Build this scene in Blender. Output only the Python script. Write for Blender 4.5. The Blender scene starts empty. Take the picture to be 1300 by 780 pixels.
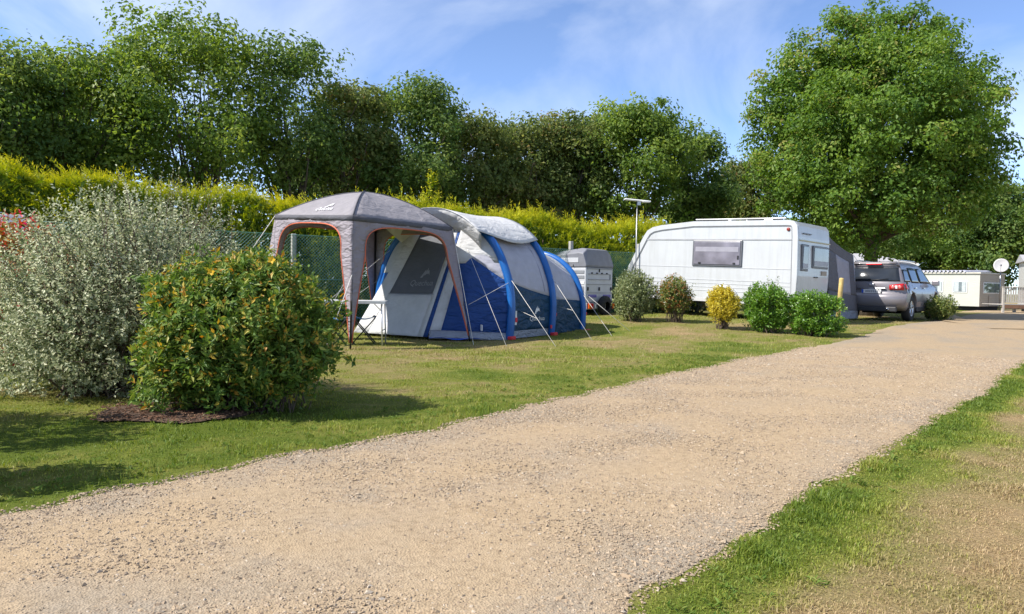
import bpy, bmesh, math, random
import numpy as np
from mathutils import Vector, Matrix

R_ = math.radians
scene = bpy.context.scene
col = scene.collection

# ------------------------------------------------------------------ camera
CAM_H = 1.05
PITCH = math.atan(28 / 950)
ROLL = R_(1.0)
cam_d = bpy.data.cameras.new('camera')
cam = bpy.data.objects.new('camera', cam_d)
col.objects.link(cam)
cam_d.sensor_width = 36
cam_d.lens = 36 * 950 / 1300
cam_d.clip_start = 0.05
cam_d.clip_end = 3000
CAM_M = Matrix.Rotation(math.pi / 2 - PITCH, 4, 'X') @ Matrix.Rotation(ROLL, 4, 'Z')
cam.matrix_world = Matrix.Translation((0, 0, CAM_H)) @ CAM_M
scene.camera = cam

# ------------------------------------------------------------------ light
SUN_EL = R_(47)
SUN_H = Vector((-0.96, -0.28, 0)).normalized()          # horizontal direction towards the sun
S_DIR = Vector((SUN_H.x * math.cos(SUN_EL), SUN_H.y * math.cos(SUN_EL), math.sin(SUN_EL)))
sun_d = bpy.data.lights.new('sun', 'SUN')
sun_d.energy = 4.8
sun_d.angle = R_(0.53)
sun_d.color = (1.0, 0.945, 0.86)
sun = bpy.data.objects.new('sun', sun_d)
col.objects.link(sun)
sun.rotation_euler = S_DIR.to_track_quat('Z', 'Y').to_euler()

world = bpy.data.worlds.new('World')
scene.world = world
world.use_nodes = True
wn, wl = world.node_tree.nodes, world.node_tree.links
wn.clear()
w_out = wn.new('ShaderNodeOutputWorld')
w_bg = wn.new('ShaderNodeBackground')
w_bg.inputs['Strength'].default_value = 0.15
sky = wn.new('ShaderNodeTexSky')
sky.sky_type = 'NISHITA'
sky.sun_disc = False
sky.sun_elevation = SUN_EL
sky.sun_rotation = math.atan2(SUN_H.x, SUN_H.y)
sky.altitude = 20
sky.air_density = 0.62
sky.dust_density = 0.0
sky.ozone_density = 6.0
w_hs = wn.new('ShaderNodeHueSaturation')
w_hs.inputs['Saturation'].default_value = 0.92
wl.new(sky.outputs[0], w_hs.inputs['Color'])
# thin cirrus spread over the whole dome
w_tc = wn.new('ShaderNodeTexCoord')
w_map = wn.new('ShaderNodeMapping')
w_map.inputs['Scale'].default_value = (1.0, 1.0, 2.2)
w_map.inputs['Rotation'].default_value = (0.25, 0.5, 0.35)
w_map.inputs['Location'].default_value = (4.2, 0.3, 1.1)
wl.new(w_tc.outputs['Generated'], w_map.inputs['Vector'])
w_n1 = wn.new('ShaderNodeTexNoise')
w_n1.inputs['Scale'].default_value = 1.7
w_n1.inputs['Detail'].default_value = 8
w_n1.inputs['Roughness'].default_value = 0.55
w_n1.inputs['Distortion'].default_value = 0.6
wl.new(w_map.outputs[0], w_n1.inputs['Vector'])
w_rp = wn.new('ShaderNodeValToRGB')
w_rp.color_ramp.elements[0].position = 0.42
w_rp.color_ramp.elements[1].position = 0.70
w_rp.color_ramp.elements[1].color = (0.62, 0.62, 0.62, 1)
wl.new(w_n1.outputs['Fac'], w_rp.inputs['Fac'])
w_mix = wn.new('ShaderNodeMixRGB')
w_mix.inputs['Color2'].default_value = (4.6, 4.9, 5.3, 1)
wl.new(w_rp.outputs[0], w_mix.inputs['Fac'])
wl.new(w_hs.outputs[0], w_mix.inputs['Color1'])
wl.new(w_mix.outputs[0], w_bg.inputs['Color'])
wl.new(w_bg.outputs[0], w_out.inputs['Surface'])

vs = scene.view_settings
vs.view_transform = 'Standard'
vs.look = 'None'
vs.exposure = 0.85
vs.gamma = 1.0
vs.use_curve_mapping = False
scene.render.engine = 'CYCLES'
scene.cycles.max_bounces = 6
scene.cycles.transparent_max_bounces = 12

# ------------------------------------------------------------------ helpers
rng = np.random.default_rng(7)


def ss(t):
    t = np.clip(t, 0, 1)
    return t * t * (3 - 2 * t)


def _hash(ix, iy, seed):
    h = (ix * 374761393 + iy * 668265263 + seed * 974634821) & 0xffffffff
    h = ((h ^ (h >> 13)) * 1274126177) & 0xffffffff
    h = h ^ (h >> 16)
    return (h & 0xffff) / 65535.0


def vnoise(x, y, scale, seed=0, octaves=3):
    """value noise in 0..1 on world x, y"""
    x = np.asarray(x, float) * scale
    y = np.asarray(y, float) * scale
    tot = np.zeros_like(x)
    amp, s = 1.0, 0.0
    for o in range(octaves):
        ix, iy = np.floor(x).astype(np.int64), np.floor(y).astype(np.int64)
        fx, fy = ss(x - ix), ss(y - iy)
        a = _hash(ix, iy, seed + o)
        b = _hash(ix + 1, iy, seed + o)
        c = _hash(ix, iy + 1, seed + o)
        d = _hash(ix + 1, iy + 1, seed + o)
        tot += amp * ((a * (1 - fx) + b * fx) * (1 - fy) + (c * (1 - fx) + d * fx) * fy)
        s += amp
        amp *= 0.5
        x, y = x * 2.03 + 17.1, y * 2.03 - 5.7
    return tot / s


def tz(x, y):
    """height of the terrain"""
    x = np.asarray(x, float)
    y = np.asarray(y, float)
    z = 0.15 * ss((y - 15) / 5) * (1 - ss((y - 32) / 20)) - 0.22 * ss((y - 32) / 20)
    z = z + 0.14 * np.exp(-((x - 4.2) ** 2 + (y - 22) ** 2) / 18.0)
    return z


def tzf(x, y):
    return float(tz(x, y))


def ray(px, py):
    return CAM_M.to_3x3() @ Vector(((px - 650) / 950, -(py - 390) / 950, -1.0))


def gp(px, py):
    """ground point seen at a place of the photograph (1300 x 780)"""
    d = ray(px, py)
    z = 0.0
    for _ in range(30):
        t = (z - CAM_H) / d.z
        z = 0.5 * z + 0.5 * tzf(d.x * t, d.y * t)
    return Vector((d.x * t, d.y * t, z))


def at(px, py, Y):
    d = ray(px, py)
    t = Y / d.y
    return Vector((d.x * t, Y, CAM_H + d.z * t))


def tag(o, label=None, cat=None, group=None, kind=None):
    if label: o['label'] = label
    if cat: o['category'] = cat
    if group: o['group'] = group
    if kind: o['kind'] = kind
    return o


def thing(name, label, cat, loc=(0, 0, 0), rz=0.0, group=None, rot=None):
    o = bpy.data.objects.new(name, None)
    o.empty_display_size = 0.2
    col.objects.link(o)
    o.location = loc
    o.rotation_euler = rot if rot is not None else (0, 0, rz)
    return tag(o, label, cat, group)


class MB:
    """collects polygons for one mesh"""

    def __init__(self):
        self.v, self.f, self.sm = [], [], []

    def add(self, vs, fs, smooth=False):
        b = len(self.v)
        self.v += [tuple(p) for p in vs]
        self.f += [tuple(i + b for i in f) for f in fs]
        self.sm += [smooth] * len(fs)
        return self

    def box(self, c, s, m=None, taper=None):
        x, y, z = s[0] / 2, s[1] / 2, s[2] / 2
        t = taper or 1.0
        vs = [(-x, -y, -z), (x, -y, -z), (x, y, -z), (-x, y, -z), (-x * t, -y * t, z), (x * t, -y * t, z), (x * t, y * t, z), (-x * t, y * t, z)]
        if m is not None:
            vs = [m @ Vector(p) for p in vs]
        vs = [(p[0] + c[0], p[1] + c[1], p[2] + c[2]) for p in vs]
        return self.add(vs, [(0, 3, 2, 1), (4, 5, 6, 7), (0, 1, 5, 4), (1, 2, 6, 5), (2, 3, 7, 6), (3, 0, 4, 7)])

    def bbox(self, x0, x1, y0, y1, z0, z1):
        return self.box(((x0 + x1) / 2, (y0 + y1) / 2, (z0 + z1) / 2), (abs(x1 - x0), abs(y1 - y0), abs(z1 - z0)))

    def tube(self, pts, rad, seg=8, cap=True, smooth=True):
        pts = [Vector(p) for p in pts]
        n = len(pts)
        if not hasattr(rad, '__len__'):
            rad = [rad] * n
        up = Vector((0.13, 0.21, 1)).normalized()
        vs = []
        prev = None
        for i in range(n):
            t = (pts[min(i + 1, n - 1)] - pts[max(i - 1, 0)])
            t = t.normalized() if t.length > 1e-9 else Vector((0, 0, 1))
            if prev is None:
                a = t.cross(up)
                if a.length < 1e-3:
                    a = t.cross(Vector((1, 0, 0)))
            else:
                a = prev - t * prev.dot(t)
            a = a.normalized()
            prev = a
            b = t.cross(a)
            for k in range(seg):
                w = 2 * math.pi * k / seg
                vs.append(pts[i] + (a * math.cos(w) + b * math.sin(w)) * rad[i])
        fs = []
        for i in range(n - 1):
            for k in range(seg):
                k2 = (k + 1) % seg
                fs.append((i * seg + k, i * seg + k2, (i + 1) * seg + k2, (i + 1) * seg + k))
        self.add(vs, fs, smooth)
        if cap:
            b = len(self.v) - len(vs)
            self.f.append(tuple(b + k for k in reversed(range(seg))))
            self.f.append(tuple(b + (n - 1) * seg + k for k in range(seg)))
            self.sm += [False, False]
        return self

    def grid(self, fn, nu, nv, smooth=True, flip=False):
        """surface fn(u, v), u, v in 0..1"""
        vs = [fn(i / nu, j / nv) for j in range(nv + 1) for i in range(nu + 1)]
        fs = []
        for j in range(nv):
            for i in range(nu):
                a = j * (nu + 1) + i
                q = (a, a + 1, a + nu + 2, a + nu + 1)
                fs.append(q[::-1] if flip else q)
        return self.add(vs, fs, smooth)

    def prism(self, poly, axis, a, b):
        """poly in the plane across AXIS ('x','y','z'), extruded from a to b"""
        n = len(poly)

        def p3(q, t):
            return {'x': (t, q[0], q[1]), 'y': (q[0], t, q[1]), 'z': (q[0], q[1], t)}[axis]
        vs = [p3(q, a) for q in poly] + [p3(q, b) for q in poly]
        fs = [tuple(range(n)), tuple(reversed(range(n, 2 * n)))]
        fs += [(i, i + n, (i + 1) % n + n, (i + 1) % n) for i in range(n)]
        return self.add(vs, fs)

    def lathe(self, prof, c=(0, 0, 0), axis='z', seg=24, smooth=True):
        """prof = [(r, h)...] turned about AXIS through c"""
        vs, fs = [], []
        for r, h in prof:
            for k in range(seg):
                w = 2 * math.pi * k / seg
                p = (r * math.cos(w), r * math.sin(w), h)
                if axis == 'y':
                    p = (p[0], p[2], p[1])
                elif axis == 'x':
                    p = (p[2], p[0], p[1])
                vs.append((p[0] + c[0], p[1] + c[1], p[2] + c[2]))
        for i in range(len(prof) - 1):
            for k in range(seg):
                k2 = (k + 1) % seg
                fs.append((i * seg + k, i * seg + k2, (i + 1) * seg + k2, (i + 1) * seg + k))
        return self.add(vs, fs, smooth)

    def build(self, name, mat, parent=None, solid=0.0, bevel=0.0, recalc=True, smooth_angle=None, bseg=2):
        me = bpy.data.meshes.new(name)
        me.from_pydata(self.v, [], self.f)
        me.polygons.foreach_set('use_smooth', self.sm)
        if recalc:
            bm = bmesh.new()
            bm.from_mesh(me)
            bmesh.ops.remove_doubles(bm, verts=bm.verts, dist=1e-5)
            bmesh.ops.recalc_face_normals(bm, faces=bm.faces)
            bm.to_mesh(me)
            bm.free()
        me.materials.append(mat)
        o = bpy.data.objects.new(name, me)
        col.objects.link(o)
        if parent is not None:
            o.parent = parent
        if solid:
            m = o.modifiers.new('solid', 'SOLIDIFY')
            m.thickness = solid
            m.offset = 0
        if bevel:
            m = o.modifiers.new('bevel', 'BEVEL')
            m.width = bevel
            m.segments = bseg
            m.limit_method = 'ANGLE'
            m.angle_limit = R_(35)
        return o


def np_mesh(name, V, F, mat, parent=None, attrs=None, smooth=False, link=True):
    """V (n,3), F (m,k) numpy arrays to a mesh object, quickly"""
    V = np.ascontiguousarray(V, dtype=np.float32)
    F = np.ascontiguousarray(F, dtype=np.int32)
    me = bpy.data.meshes.new(name)
    k = F.shape[1]
    me.vertices.add(len(V))
    me.vertices.foreach_set('co', V.ravel())
    me.loops.add(F.size)
    me.loops.foreach_set('vertex_index', F.ravel())
    me.polygons.add(len(F))
    me.polygons.foreach_set('loop_start', np.arange(0, F.size, k, dtype=np.int32))
    me.polygons.foreach_set('use_smooth', np.full(len(F), smooth))
    for an, av in (attrs or {}).items():
        a = me.attributes.new(an, 'FLOAT', 'POINT')
        a.data.foreach_set('value', np.ascontiguousarray(av, dtype=np.float32))
    me.update(calc_edges=True)
    me.materials.append(mat)
    o = bpy.data.objects.new(name, me)
    if link:
        col.objects.link(o)
    if parent is not None:
        o.parent = parent
    return o


# ------------------------------------------------------------------ materials
def new_mat(name):
    m = bpy.data.materials.new(name)
    m.use_nodes = True
    nt = m.node_tree
    return m, nt, nt.nodes['Principled BSDF']


def ramp(nt, stops):
    r = nt.nodes.new('ShaderNodeValToRGB')
    e = r.color_ramp.elements
    while len(e) < len(stops):
        e.new(0.5)
    for i, (p, c) in enumerate(stops):
        e[i].position = p
        e[i].color = (*c, 1)
    return r


def noise(nt, scale, detail=4, rough=0.55, coord='Object', vec=None):
    n = nt.nodes.new('ShaderNodeTexNoise')
    n.inputs['Scale'].default_value = scale
    n.inputs['Detail'].default_value = detail
    n.inputs['Roughness'].default_value = rough
    if vec is None:
        tc = nt.nodes.new('ShaderNodeTexCoord')
        vec = tc.outputs[coord]
    nt.links.new(vec, n.inputs['Vector'])
    return n


def plain(name, c, rough=0.5, metal=0.0, var=0.12, vscale=6.0, bump=0.0, bscale=40.0, spec=0.5, coat=0.0, transl=0.0):
    """one colour with soft wear and dirt variation and fine relief"""
    m, nt, b = new_mat(name)
    n = noise(nt, vscale, 5, 0.6)
    lo = tuple(x * (1 - var) for x in c)
    hi = tuple(min(1, x * (1 + var * 0.7)) for x in c)
    r = ramp(nt, [(0.3, lo), (0.72, hi)])
    nt.links.new(n.outputs['Fac'], r.inputs['Fac'])
    nt.links.new(r.outputs[0], b.inputs['Base Color'])
    b.inputs['Roughness'].default_value = rough
    b.inputs['Metallic'].default_value = metal
    b.inputs['Specular IOR Level'].default_value = spec
    b.inputs['Coat Weight'].default_value = coat
    if bump:
        n2 = noise(nt, bscale, 4, 0.6)
        bp = nt.nodes.new('ShaderNodeBump')
        bp.inputs['Strength'].default_value = bump
        bp.inputs['Distance'].default_value = 0.01
        nt.links.new(n2.outputs['Fac'], bp.inputs['Height'])
        nt.links.new(bp.outputs[0], b.inputs['Normal'])
    if transl:
        t = nt.nodes.new('ShaderNodeBsdfTranslucent')
        nt.links.new(r.outputs[0], t.inputs['Color'])
        mx = nt.nodes.new('ShaderNodeMixShader')
        mx.inputs[0].default_value = transl
        nt.links.new(b.outputs[0], mx.inputs[1])
        nt.links.new(t.outputs[0], mx.inputs[2])
        nt.links.new(mx.outputs[0], nt.nodes['Material Output'].inputs['Surface'])
    return m


def leaf_mat(name, stops, transl=0.35, rough=0.45, spec=0.4, tstrength=1.0):
    """leaf colour from the leaf's own random 'tint'"""
    m, nt, b = new_mat(name)
    a = nt.nodes.new('ShaderNodeAttribute')
    a.attribute_name = 'tint'
    r = ramp(nt, stops)
    nt.links.new(a.outputs['Fac'], r.inputs['Fac'])
    nt.links.new(r.outputs[0], b.inputs['Base Color'])
    b.inputs['Roughness'].default_value = rough
    b.inputs['Specular IOR Level'].default_value = spec
    t = nt.nodes.new('ShaderNodeBsdfTranslucent')
    h = nt.nodes.new('ShaderNodeHueSaturation')
    h.inputs['Hue'].default_value = 0.485
    h.inputs['Saturation'].default_value = 1.1
    h.inputs['Value'].default_value = 1.35 * tstrength
    nt.links.new(r.outputs[0], h.inputs['Color'])
    nt.links.new(h.outputs[0], t.inputs['Color'])
    mx = nt.nodes.new('ShaderNodeMixShader')
    mx.inputs[0].default_value = transl
    nt.links.new(b.outputs[0], mx.inputs[1])
    nt.links.new(t.outputs[0], mx.inputs[2])
    nt.links.new(mx.outputs[0], nt.nodes['Material Output'].inputs['Surface'])
    return m


def glass_mat(name, c, rough=0.06, spec=0.6):
    """tinted acrylic or car glass seen from outside"""
    m, nt, b = new_mat(name)
    n = noise(nt, 2.2, 3, 0.5)
    r = ramp(nt, [(0.35, tuple(x * 0.75 for x in c)), (0.7, tuple(min(1, x * 1.3) for x in c))])
    nt.links.new(n.outputs['Fac'], r.inputs['Fac'])
    nt.links.new(r.outputs[0], b.inputs['Base Color'])
    b.inputs['Roughness'].default_value = rough
    b.inputs['Specular IOR Level'].default_value = spec
    return m


def copy_tree(o, parent=None):
    c = o.copy()
    col.objects.link(c)
    c.parent = parent
    for ch in o.children:
        copy_tree(ch, c)
    return c


def text_mesh(s, size):
    """flat letters as a vertex / face list (x right, y up)"""
    cu = bpy.data.curves.new('lettering', 'FONT')
    cu.body = s
    cu.size = size
    cu.align_x = 'CENTER'
    ob = bpy.data.objects.new('lettering', cu)
    col.objects.link(ob)
    dg = bpy.context.evaluated_depsgraph_get()
    me = ob.evaluated_get(dg).to_mesh()
    vs = [tuple(v.co) for v in me.vertices]
    fs = [tuple(p.vertices) for p in me.polygons]
    bpy.data.objects.remove(ob)
    bpy.data.curves.remove(cu)
    return vs, fs

# ------------------------------------------------------------------ ground
RD = Vector((0.632, 0.775, 0))        # direction of the gravel road
RN = Vector((-0.775, 0.632, 0))       # towards its left side


def rd_n(x, y):
    return np.asarray(x) * RN.x + np.asarray(y) * RN.y


def rd_s(x, y):
    return np.asarray(x) * RD.x + np.asarray(y) * RD.y


# edges of the road as an offset across it (left, right) for distances along it
E_S = np.array([-6, 0.6, 1.9, 3.6, 5.6, 9.4, 15.0, 22.0, 29.0, 34.0])
E_L = np.array([3.7, 3.84, 3.9, 3.92, 4.06, 4.32, 4.5, 4.66, 4.8, 4.9])
E_R = np.array([1.0, 1.1, 1.16, 1.18, 1.12, 1.1, 1.08, 1.05, 1.0, 1.0])


def edge_l(s):
    return np.interp(s, E_S, E_L) + 0.26 * (vnoise(s, s * 0 + 3.3, 1.1, 5) - 0.5) + 0.2 * (vnoise(s, s * 0 + 9.1, 4.5, 6) - 0.5)


def edge_r(s):
    return np.interp(s, E_S, E_R) + 0.24 * (vnoise(s, s * 0 + 1.7, 0.9, 15) - 0.5) + 0.16 * (vnoise(s, s * 0 + 2.9, 4.0, 16) - 0.5)


def dryness(x, y):
    """0 lush green .. 1 straw, the lawn's own burnt patches"""
    s, n = rd_s(x, y), rd_n(x, y)
    big = vnoise(x, y, 0.5, 21, 3)
    mid = vnoise(x, y, 1.9, 31, 3)
    fin = vnoise(x, y, 7.0, 33, 2)
    d = 1.5 * (0.42 * big + 0.36 * mid + 0.22 * fin) - 0.33
    left = n > 3
    # lush where the shrubs keep the lawn moist, drier out on the pitch
    lush = np.exp(-(((x + 2.9) / 1.5) ** 2 + ((y - 4.7) / 1.25) ** 2))
    dl = d * 1.35 - 0.22 - 0.22 * lush + 0.12 * ss((y - 6.5) / 6)
    k = np.interp(s, E_S, E_R) - n
    strip = np.exp(-((k - 0.10) / (0.13 + 0.30 * vnoise(s, s * 0 + 4.4, 1.5, 8))) ** 2)
    dr = d * 1.15 + 0.30 - 0.75 * strip
    return np.clip(np.where(left, dl, dr), 0, 1)


def axis_steps(a, b, near, far_lo, far_hi, grow):
    out = list(np.arange(a, b + 1e-6, near))
    st, v = near, out[-1]
    while v < far_hi:
        st *= grow
        v += st
        out.append(v)
    st, v = near, out[0]
    lo = []
    while v > far_lo:
        st *= grow
        v -= st
        lo.append(v)
    return np.array(lo[::-1] + out)


m, nt, b = new_mat('lawn_turf')
a = nt.nodes.new('ShaderNodeAttribute')
a.attribute_name = 'dry'
fn = noise(nt, 9.0, 6, 0.7)
fn2 = noise(nt, 70.0, 4, 0.7)
mth = nt.nodes.new('ShaderNodeMath'); mth.operation = 'MULTIPLY_ADD'
nt.links.new(fn.outputs['Fac'], mth.inputs[0]); mth.inputs[1].default_value = 0.7
nt.links.new(a.outputs['Fac'], mth.inputs[2])
sb = nt.nodes.new('ShaderNodeMath'); sb.operation = 'SUBTRACT'
nt.links.new(mth.outputs[0], sb.inputs[0]); sb.inputs[1].default_value = 0.35
r = ramp(nt, [(0.08, (0.095, 0.13, 0.017)), (0.4, (0.18, 0.19, 0.04)), (0.62, (0.235, 0.20, 0.078)), (0.95, (0.33, 0.235, 0.12))])
nt.links.new(sb.outputs[0], r.inputs['Fac'])
mx = nt.nodes.new('ShaderNodeMixRGB'); mx.blend_type = 'MULTIPLY'; mx.inputs[0].default_value = 0.75
r2 = ramp(nt, [(0.3, (0.45, 0.45, 0.45)), (0.7, (1.15, 1.15, 1.15))])
nt.links.new(fn2.outputs['Fac'], r2.inputs['Fac'])
nt.links.new(r.outputs[0], mx.inputs[1]); nt.links.new(r2.outputs[0], mx.inputs[2])
nt.links.new(mx.outputs[0], b.inputs['Base Color'])
b.inputs['Roughness'].default_value = 0.95
b.inputs['Specular IOR Level'].default_value = 0.1
bp = nt.nodes.new('ShaderNodeBump'); bp.inputs['Strength'].default_value = 0.7; bp.inputs['Distance'].default_value = 0.03
nt.links.new(fn2.outputs['Fac'], bp.inputs['Height']); nt.links.new(bp.outputs[0], b.inputs['Normal'])
M_TURF = m

gx = axis_steps(-9, 12, 0.15, -700, 900, 1.16)
gy = axis_steps(1.0, 20, 0.15, -300, 1200, 1.16)
GX, GY = np.meshgrid(gx, gy)
GZ = tz(GX, GY) + 0.012 * (vnoise(GX, GY, 1.3, 2) - 0.5) * (np.hypot(GX, GY) < 60)
# the road bed is a touch lower than the lawns beside it
S_, N_ = rd_s(GX, GY), rd_n(GX, GY)
d_in = np.minimum(np.interp(S_, E_S, E_L) - N_, N_ - np.interp(S_, E_S, E_R))
GZ = GZ - 0.02 * ss((d_in - 0.16) / 0.2) * ((S_ > -6) & (S_ < 40))
nx, ny = len(gx), len(gy)
V = np.stack([GX.ravel(), GY.ravel(), GZ.ravel()], 1)
ii = (np.arange(ny - 1)[:, None] * nx + np.arange(nx - 1)[None, :]).ravel()
F = np.stack([ii, ii + 1, ii + nx + 1, ii + nx], 1)
lawn = np_mesh('lawn', V, F, M_TURF, attrs={'dry': dryness(GX, GY).ravel()}, smooth=True)
tag(lawn, 'mown campsite lawn of green and straw coloured patches', 'lawn', kind='structure')

# ---- gravel road
def looseness(x, y):
    """0 packed wheel track .. 1 loose grey stones"""
    s, n = rd_s(x, y), rd_n(x, y)
    f = (n - np.interp(s, E_S, E_R)) / (np.interp(s, E_S, E_L) - np.interp(s, E_S, E_R))
    wob = 0.10 * (vnoise(s, s * 0 + 7.7, 0.35, 51) - 0.5)
    g = np.exp(-((f + wob - 0.93) / 0.13) ** 2) + 0.75 * np.exp(-((f + wob - 0.08) / 0.10) ** 2) + 0.5 * np.exp(-((f + wob - 0.50) / 0.12) ** 2)
    nz = 0.6 * vnoise(x, y, 1.3, 61, 3) + 0.4 * vnoise(x, y, 4.5, 62, 3)
    return np.clip(0.42 * g + 1.6 * (nz - 0.5) + 0.33, 0, 1)


m, nt, b = new_mat('gravel_road')
n1 = noise(nt, 0.8, 4, 0.6)
n2 = noise(nt, 26.0, 6, 0.75)
vo = nt.nodes.new('ShaderNodeTexVoronoi'); vo.inputs['Scale'].default_value = 120
tc = nt.nodes.new('ShaderNodeTexCoord'); nt.links.new(tc.outputs['Object'], vo.inputs['Vector'])
r1 = ramp(nt, [(0.15, (0.378, 0.282, 0.176)), (0.5, (0.358, 0.274, 0.18)), (0.85, (0.30, 0.248, 0.185))])
la = nt.nodes.new('ShaderNodeAttribute'); la.attribute_name = 'loose'
lm_ = nt.nodes.new('ShaderNodeMath'); lm_.operation = 'MULTIPLY_ADD'; lm_.inputs[1].default_value = 0.5
nt.links.new(n1.outputs['Fac'], lm_.inputs[0]); nt.links.new(la.outputs['Fac'], lm_.inputs[2])
ls_ = nt.nodes.new('ShaderNodeMath'); ls_.operation = 'SUBTRACT'; ls_.inputs[1].default_value = 0.25
nt.links.new(lm_.outputs[0], ls_.inputs[0]); nt.links.new(ls_.outputs[0], r1.inputs['Fac'])
r3 = ramp(nt, [(0.28, (0.55, 0.52, 0.5)), (0.5, (1, 1, 1)), (0.75, (1.18, 1.18, 1.2))])
nt.links.new(n2.outputs['Fac'], r3.inputs['Fac'])
mx = nt.nodes.new('ShaderNodeMixRGB'); mx.blend_type = 'MULTIPLY'; mx.inputs[0].default_value = 0.8
nt.links.new(r1.outputs[0], mx.inputs[1]); nt.links.new(r3.outputs[0], mx.inputs[2])
mx2 = nt.nodes.new('ShaderNodeMixRGB'); mx2.blend_type = 'MULTIPLY'; mx2.inputs[0].default_value = 0.22
bwn = nt.nodes.new('ShaderNodeRGBToBW'); nt.links.new(vo.outputs['Color'], bwn.inputs[0])
nt.links.new(mx.outputs[0], mx2.inputs[1]); nt.links.new(bwn.outputs[0], mx2.inputs[2])
nt.links.new(mx2.outputs[0], b.inputs['Base Color'])
b.inputs['Roughness'].default_value = 0.95
b.inputs['Specular IOR Level'].default_value = 0.15
bp = nt.nodes.new('ShaderNodeBump'); bp.inputs['Strength'].default_value = 0.6; bp.inputs['Distance'].default_value = 0.007
ad = nt.nodes.new('ShaderNodeMath'); ad.operation = 'ADD'
nt.links.new(vo.outputs['Distance'], ad.inputs[0]); nt.links.new(n2.outputs['Fac'], ad.inputs[1])
nt.links.new(ad.outputs[0], bp.inputs['Height']); nt.links.new(bp.outputs[0], b.inputs['Normal'])
M_GRAVEL = m

ls = axis_steps(-4, 12, 0.06, -5, 44, 1.04)
NV = 54
el, er = edge_l(ls), edge_r(ls)
tt = np.linspace(0, 1, NV + 1)
NN = er[:, None] + (el - er)[:, None] * tt[None, :]
SS = np.repeat(ls[:, None], NV + 1, 1)
X = SS * RD.x + NN * RN.x
Y = SS * RD.y + NN * RN.y
crown_z = 0.022 * np.sin(np.pi * tt)[None, :]
Z = tz(X, Y) + 0.004 + crown_z + 0.012 * (vnoise(X, Y, 2.2, 41) - 0.5) * (tt * (1 - tt) * 4)[None, :] - 0.014 * (1 - ss(np.minimum(tt, 1 - tt) / 0.05))[None, :]
V = np.stack([X.ravel(), Y.ravel(), Z.ravel()], 1)
nx = NV + 1
ii = (np.arange(len(ls) - 1)[:, None] * nx + np.arange(nx - 1)[None, :]).ravel()
F = np.stack([ii, ii + nx, ii + nx + 1, ii + 1], 1)
road = np_mesh('gravel_road', V, F[:, ::-1], M_GRAVEL, smooth=True, attrs={'loose': looseness(X.ravel(), Y.ravel())})
tag(road, 'beige gravel campsite road running from near left to far right', 'road', kind='structure')

# side lane that leaves the road in front of the mobile homes
lane_px = [(1196, 408.5), (1206, 401), (1222, 396), (1262, 393.5), (1330, 394), (1400, 398), (1400, 412), (1330, 420), (1260, 419)]
pl = [gp(*q) for q in lane_px]
mb = MB()
mb.add([(p.x, p.y, tzf(p.x, p.y) + 0.036) for p in pl], [tuple(range(len(pl)))])
tag(mb.build('side_lane', M_GRAVEL), 'sandy lane turning off in front of the mobile homes', 'lane', kind='structure')

# bare mulched soil under the two big shrubs
m, nt, b = new_mat('mulch_soil')
n1 = noise(nt, 28, 6, 0.7)
r = ramp(nt, [(0.3, (0.03, 0.017, 0.011)), (0.55, (0.09, 0.05, 0.03)), (0.75, (0.18, 0.11, 0.075))])
nt.links.new(n1.outputs['Fac'], r.inputs['Fac']); nt.links.new(r.outputs[0], b.inputs['Base Color'])
b.inputs['Roughness'].default_value = 0.95
bp = nt.nodes.new('ShaderNodeBump'); bp.inputs['Strength'].default_value = 0.9; bp.inputs['Distance'].default_value = 0.03
nt.links.new(n1.outputs['Fac'], bp.inputs['Height']); nt.links.new(bp.outputs[0], b.inputs['Normal'])
M_SOIL = m


def soil_shape(x, y):
    """<1 inside the bed"""
    u = (np.asarray(x) + 2.55) * RD.x + (np.asarray(y) - 6.05) * RD.y
    v = (np.asarray(x) + 2.55) * RN.x + (np.asarray(y) - 6.05) * RN.y
    a_ = np.hypot(u / 0.85, v / 0.62)
    return a_ + 0.4 * (vnoise(x, y, 3.0, 77) - 0.5)


mb = MB()
ring = []
for k in range(72):
    w = 2 * math.pi * k / 72
    d = RD * math.cos(w) + RN * math.sin(w)
    lo, hi = 0.2, 3.0
    for _ in range(18):
        mid = (lo + hi) / 2
        if float(soil_shape(-2.55 + d.x * mid, 6.05 + d.y * mid)) < 0.9: lo = mid
        else: hi = mid
    ring.append((-2.55 + d.x * lo, 6.05 + d.y * lo))
vs = [(-2.55, 6.05, tzf(-2.55, 6.05) + 0.035)]
fs = []
for q in (0.5, 0.85, 1.0):
    vs += [(-2.55 + (x + 2.55) * q, 6.05 + (y - 6.05) * q, tzf(x, y) + (0.03 if q < 1 else 0.012)) for x, y in ring]
for k in range(72):
    k2 = (k + 1) % 72
    fs.append((0, 1 + k, 1 + k2))
    fs.append((1 + k, 73 + k, 73 + k2, 1 + k2))
    fs.append((73 + k, 145 + k, 145 + k2, 73 + k2))
mb.add(vs, fs, True)
tag(mb.build('soil_bed', M_SOIL), 'bare reddish mulch bed under the big shrubs', 'soil bed', kind='structure')

# ------------------------------------------------------------------ grass blades and loose stones
M_GRASS = leaf_mat('grass_blades', [(0.0, (0.105, 0.165, 0.02)), (0.25, (0.205, 0.255, 0.032)), (0.45, (0.285, 0.285, 0.06)), (0.65, (0.31, 0.26, 0.105)), (1.0, (0.43, 0.32, 0.175))], transl=0.3, rough=0.5, spec=0.3)


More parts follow.
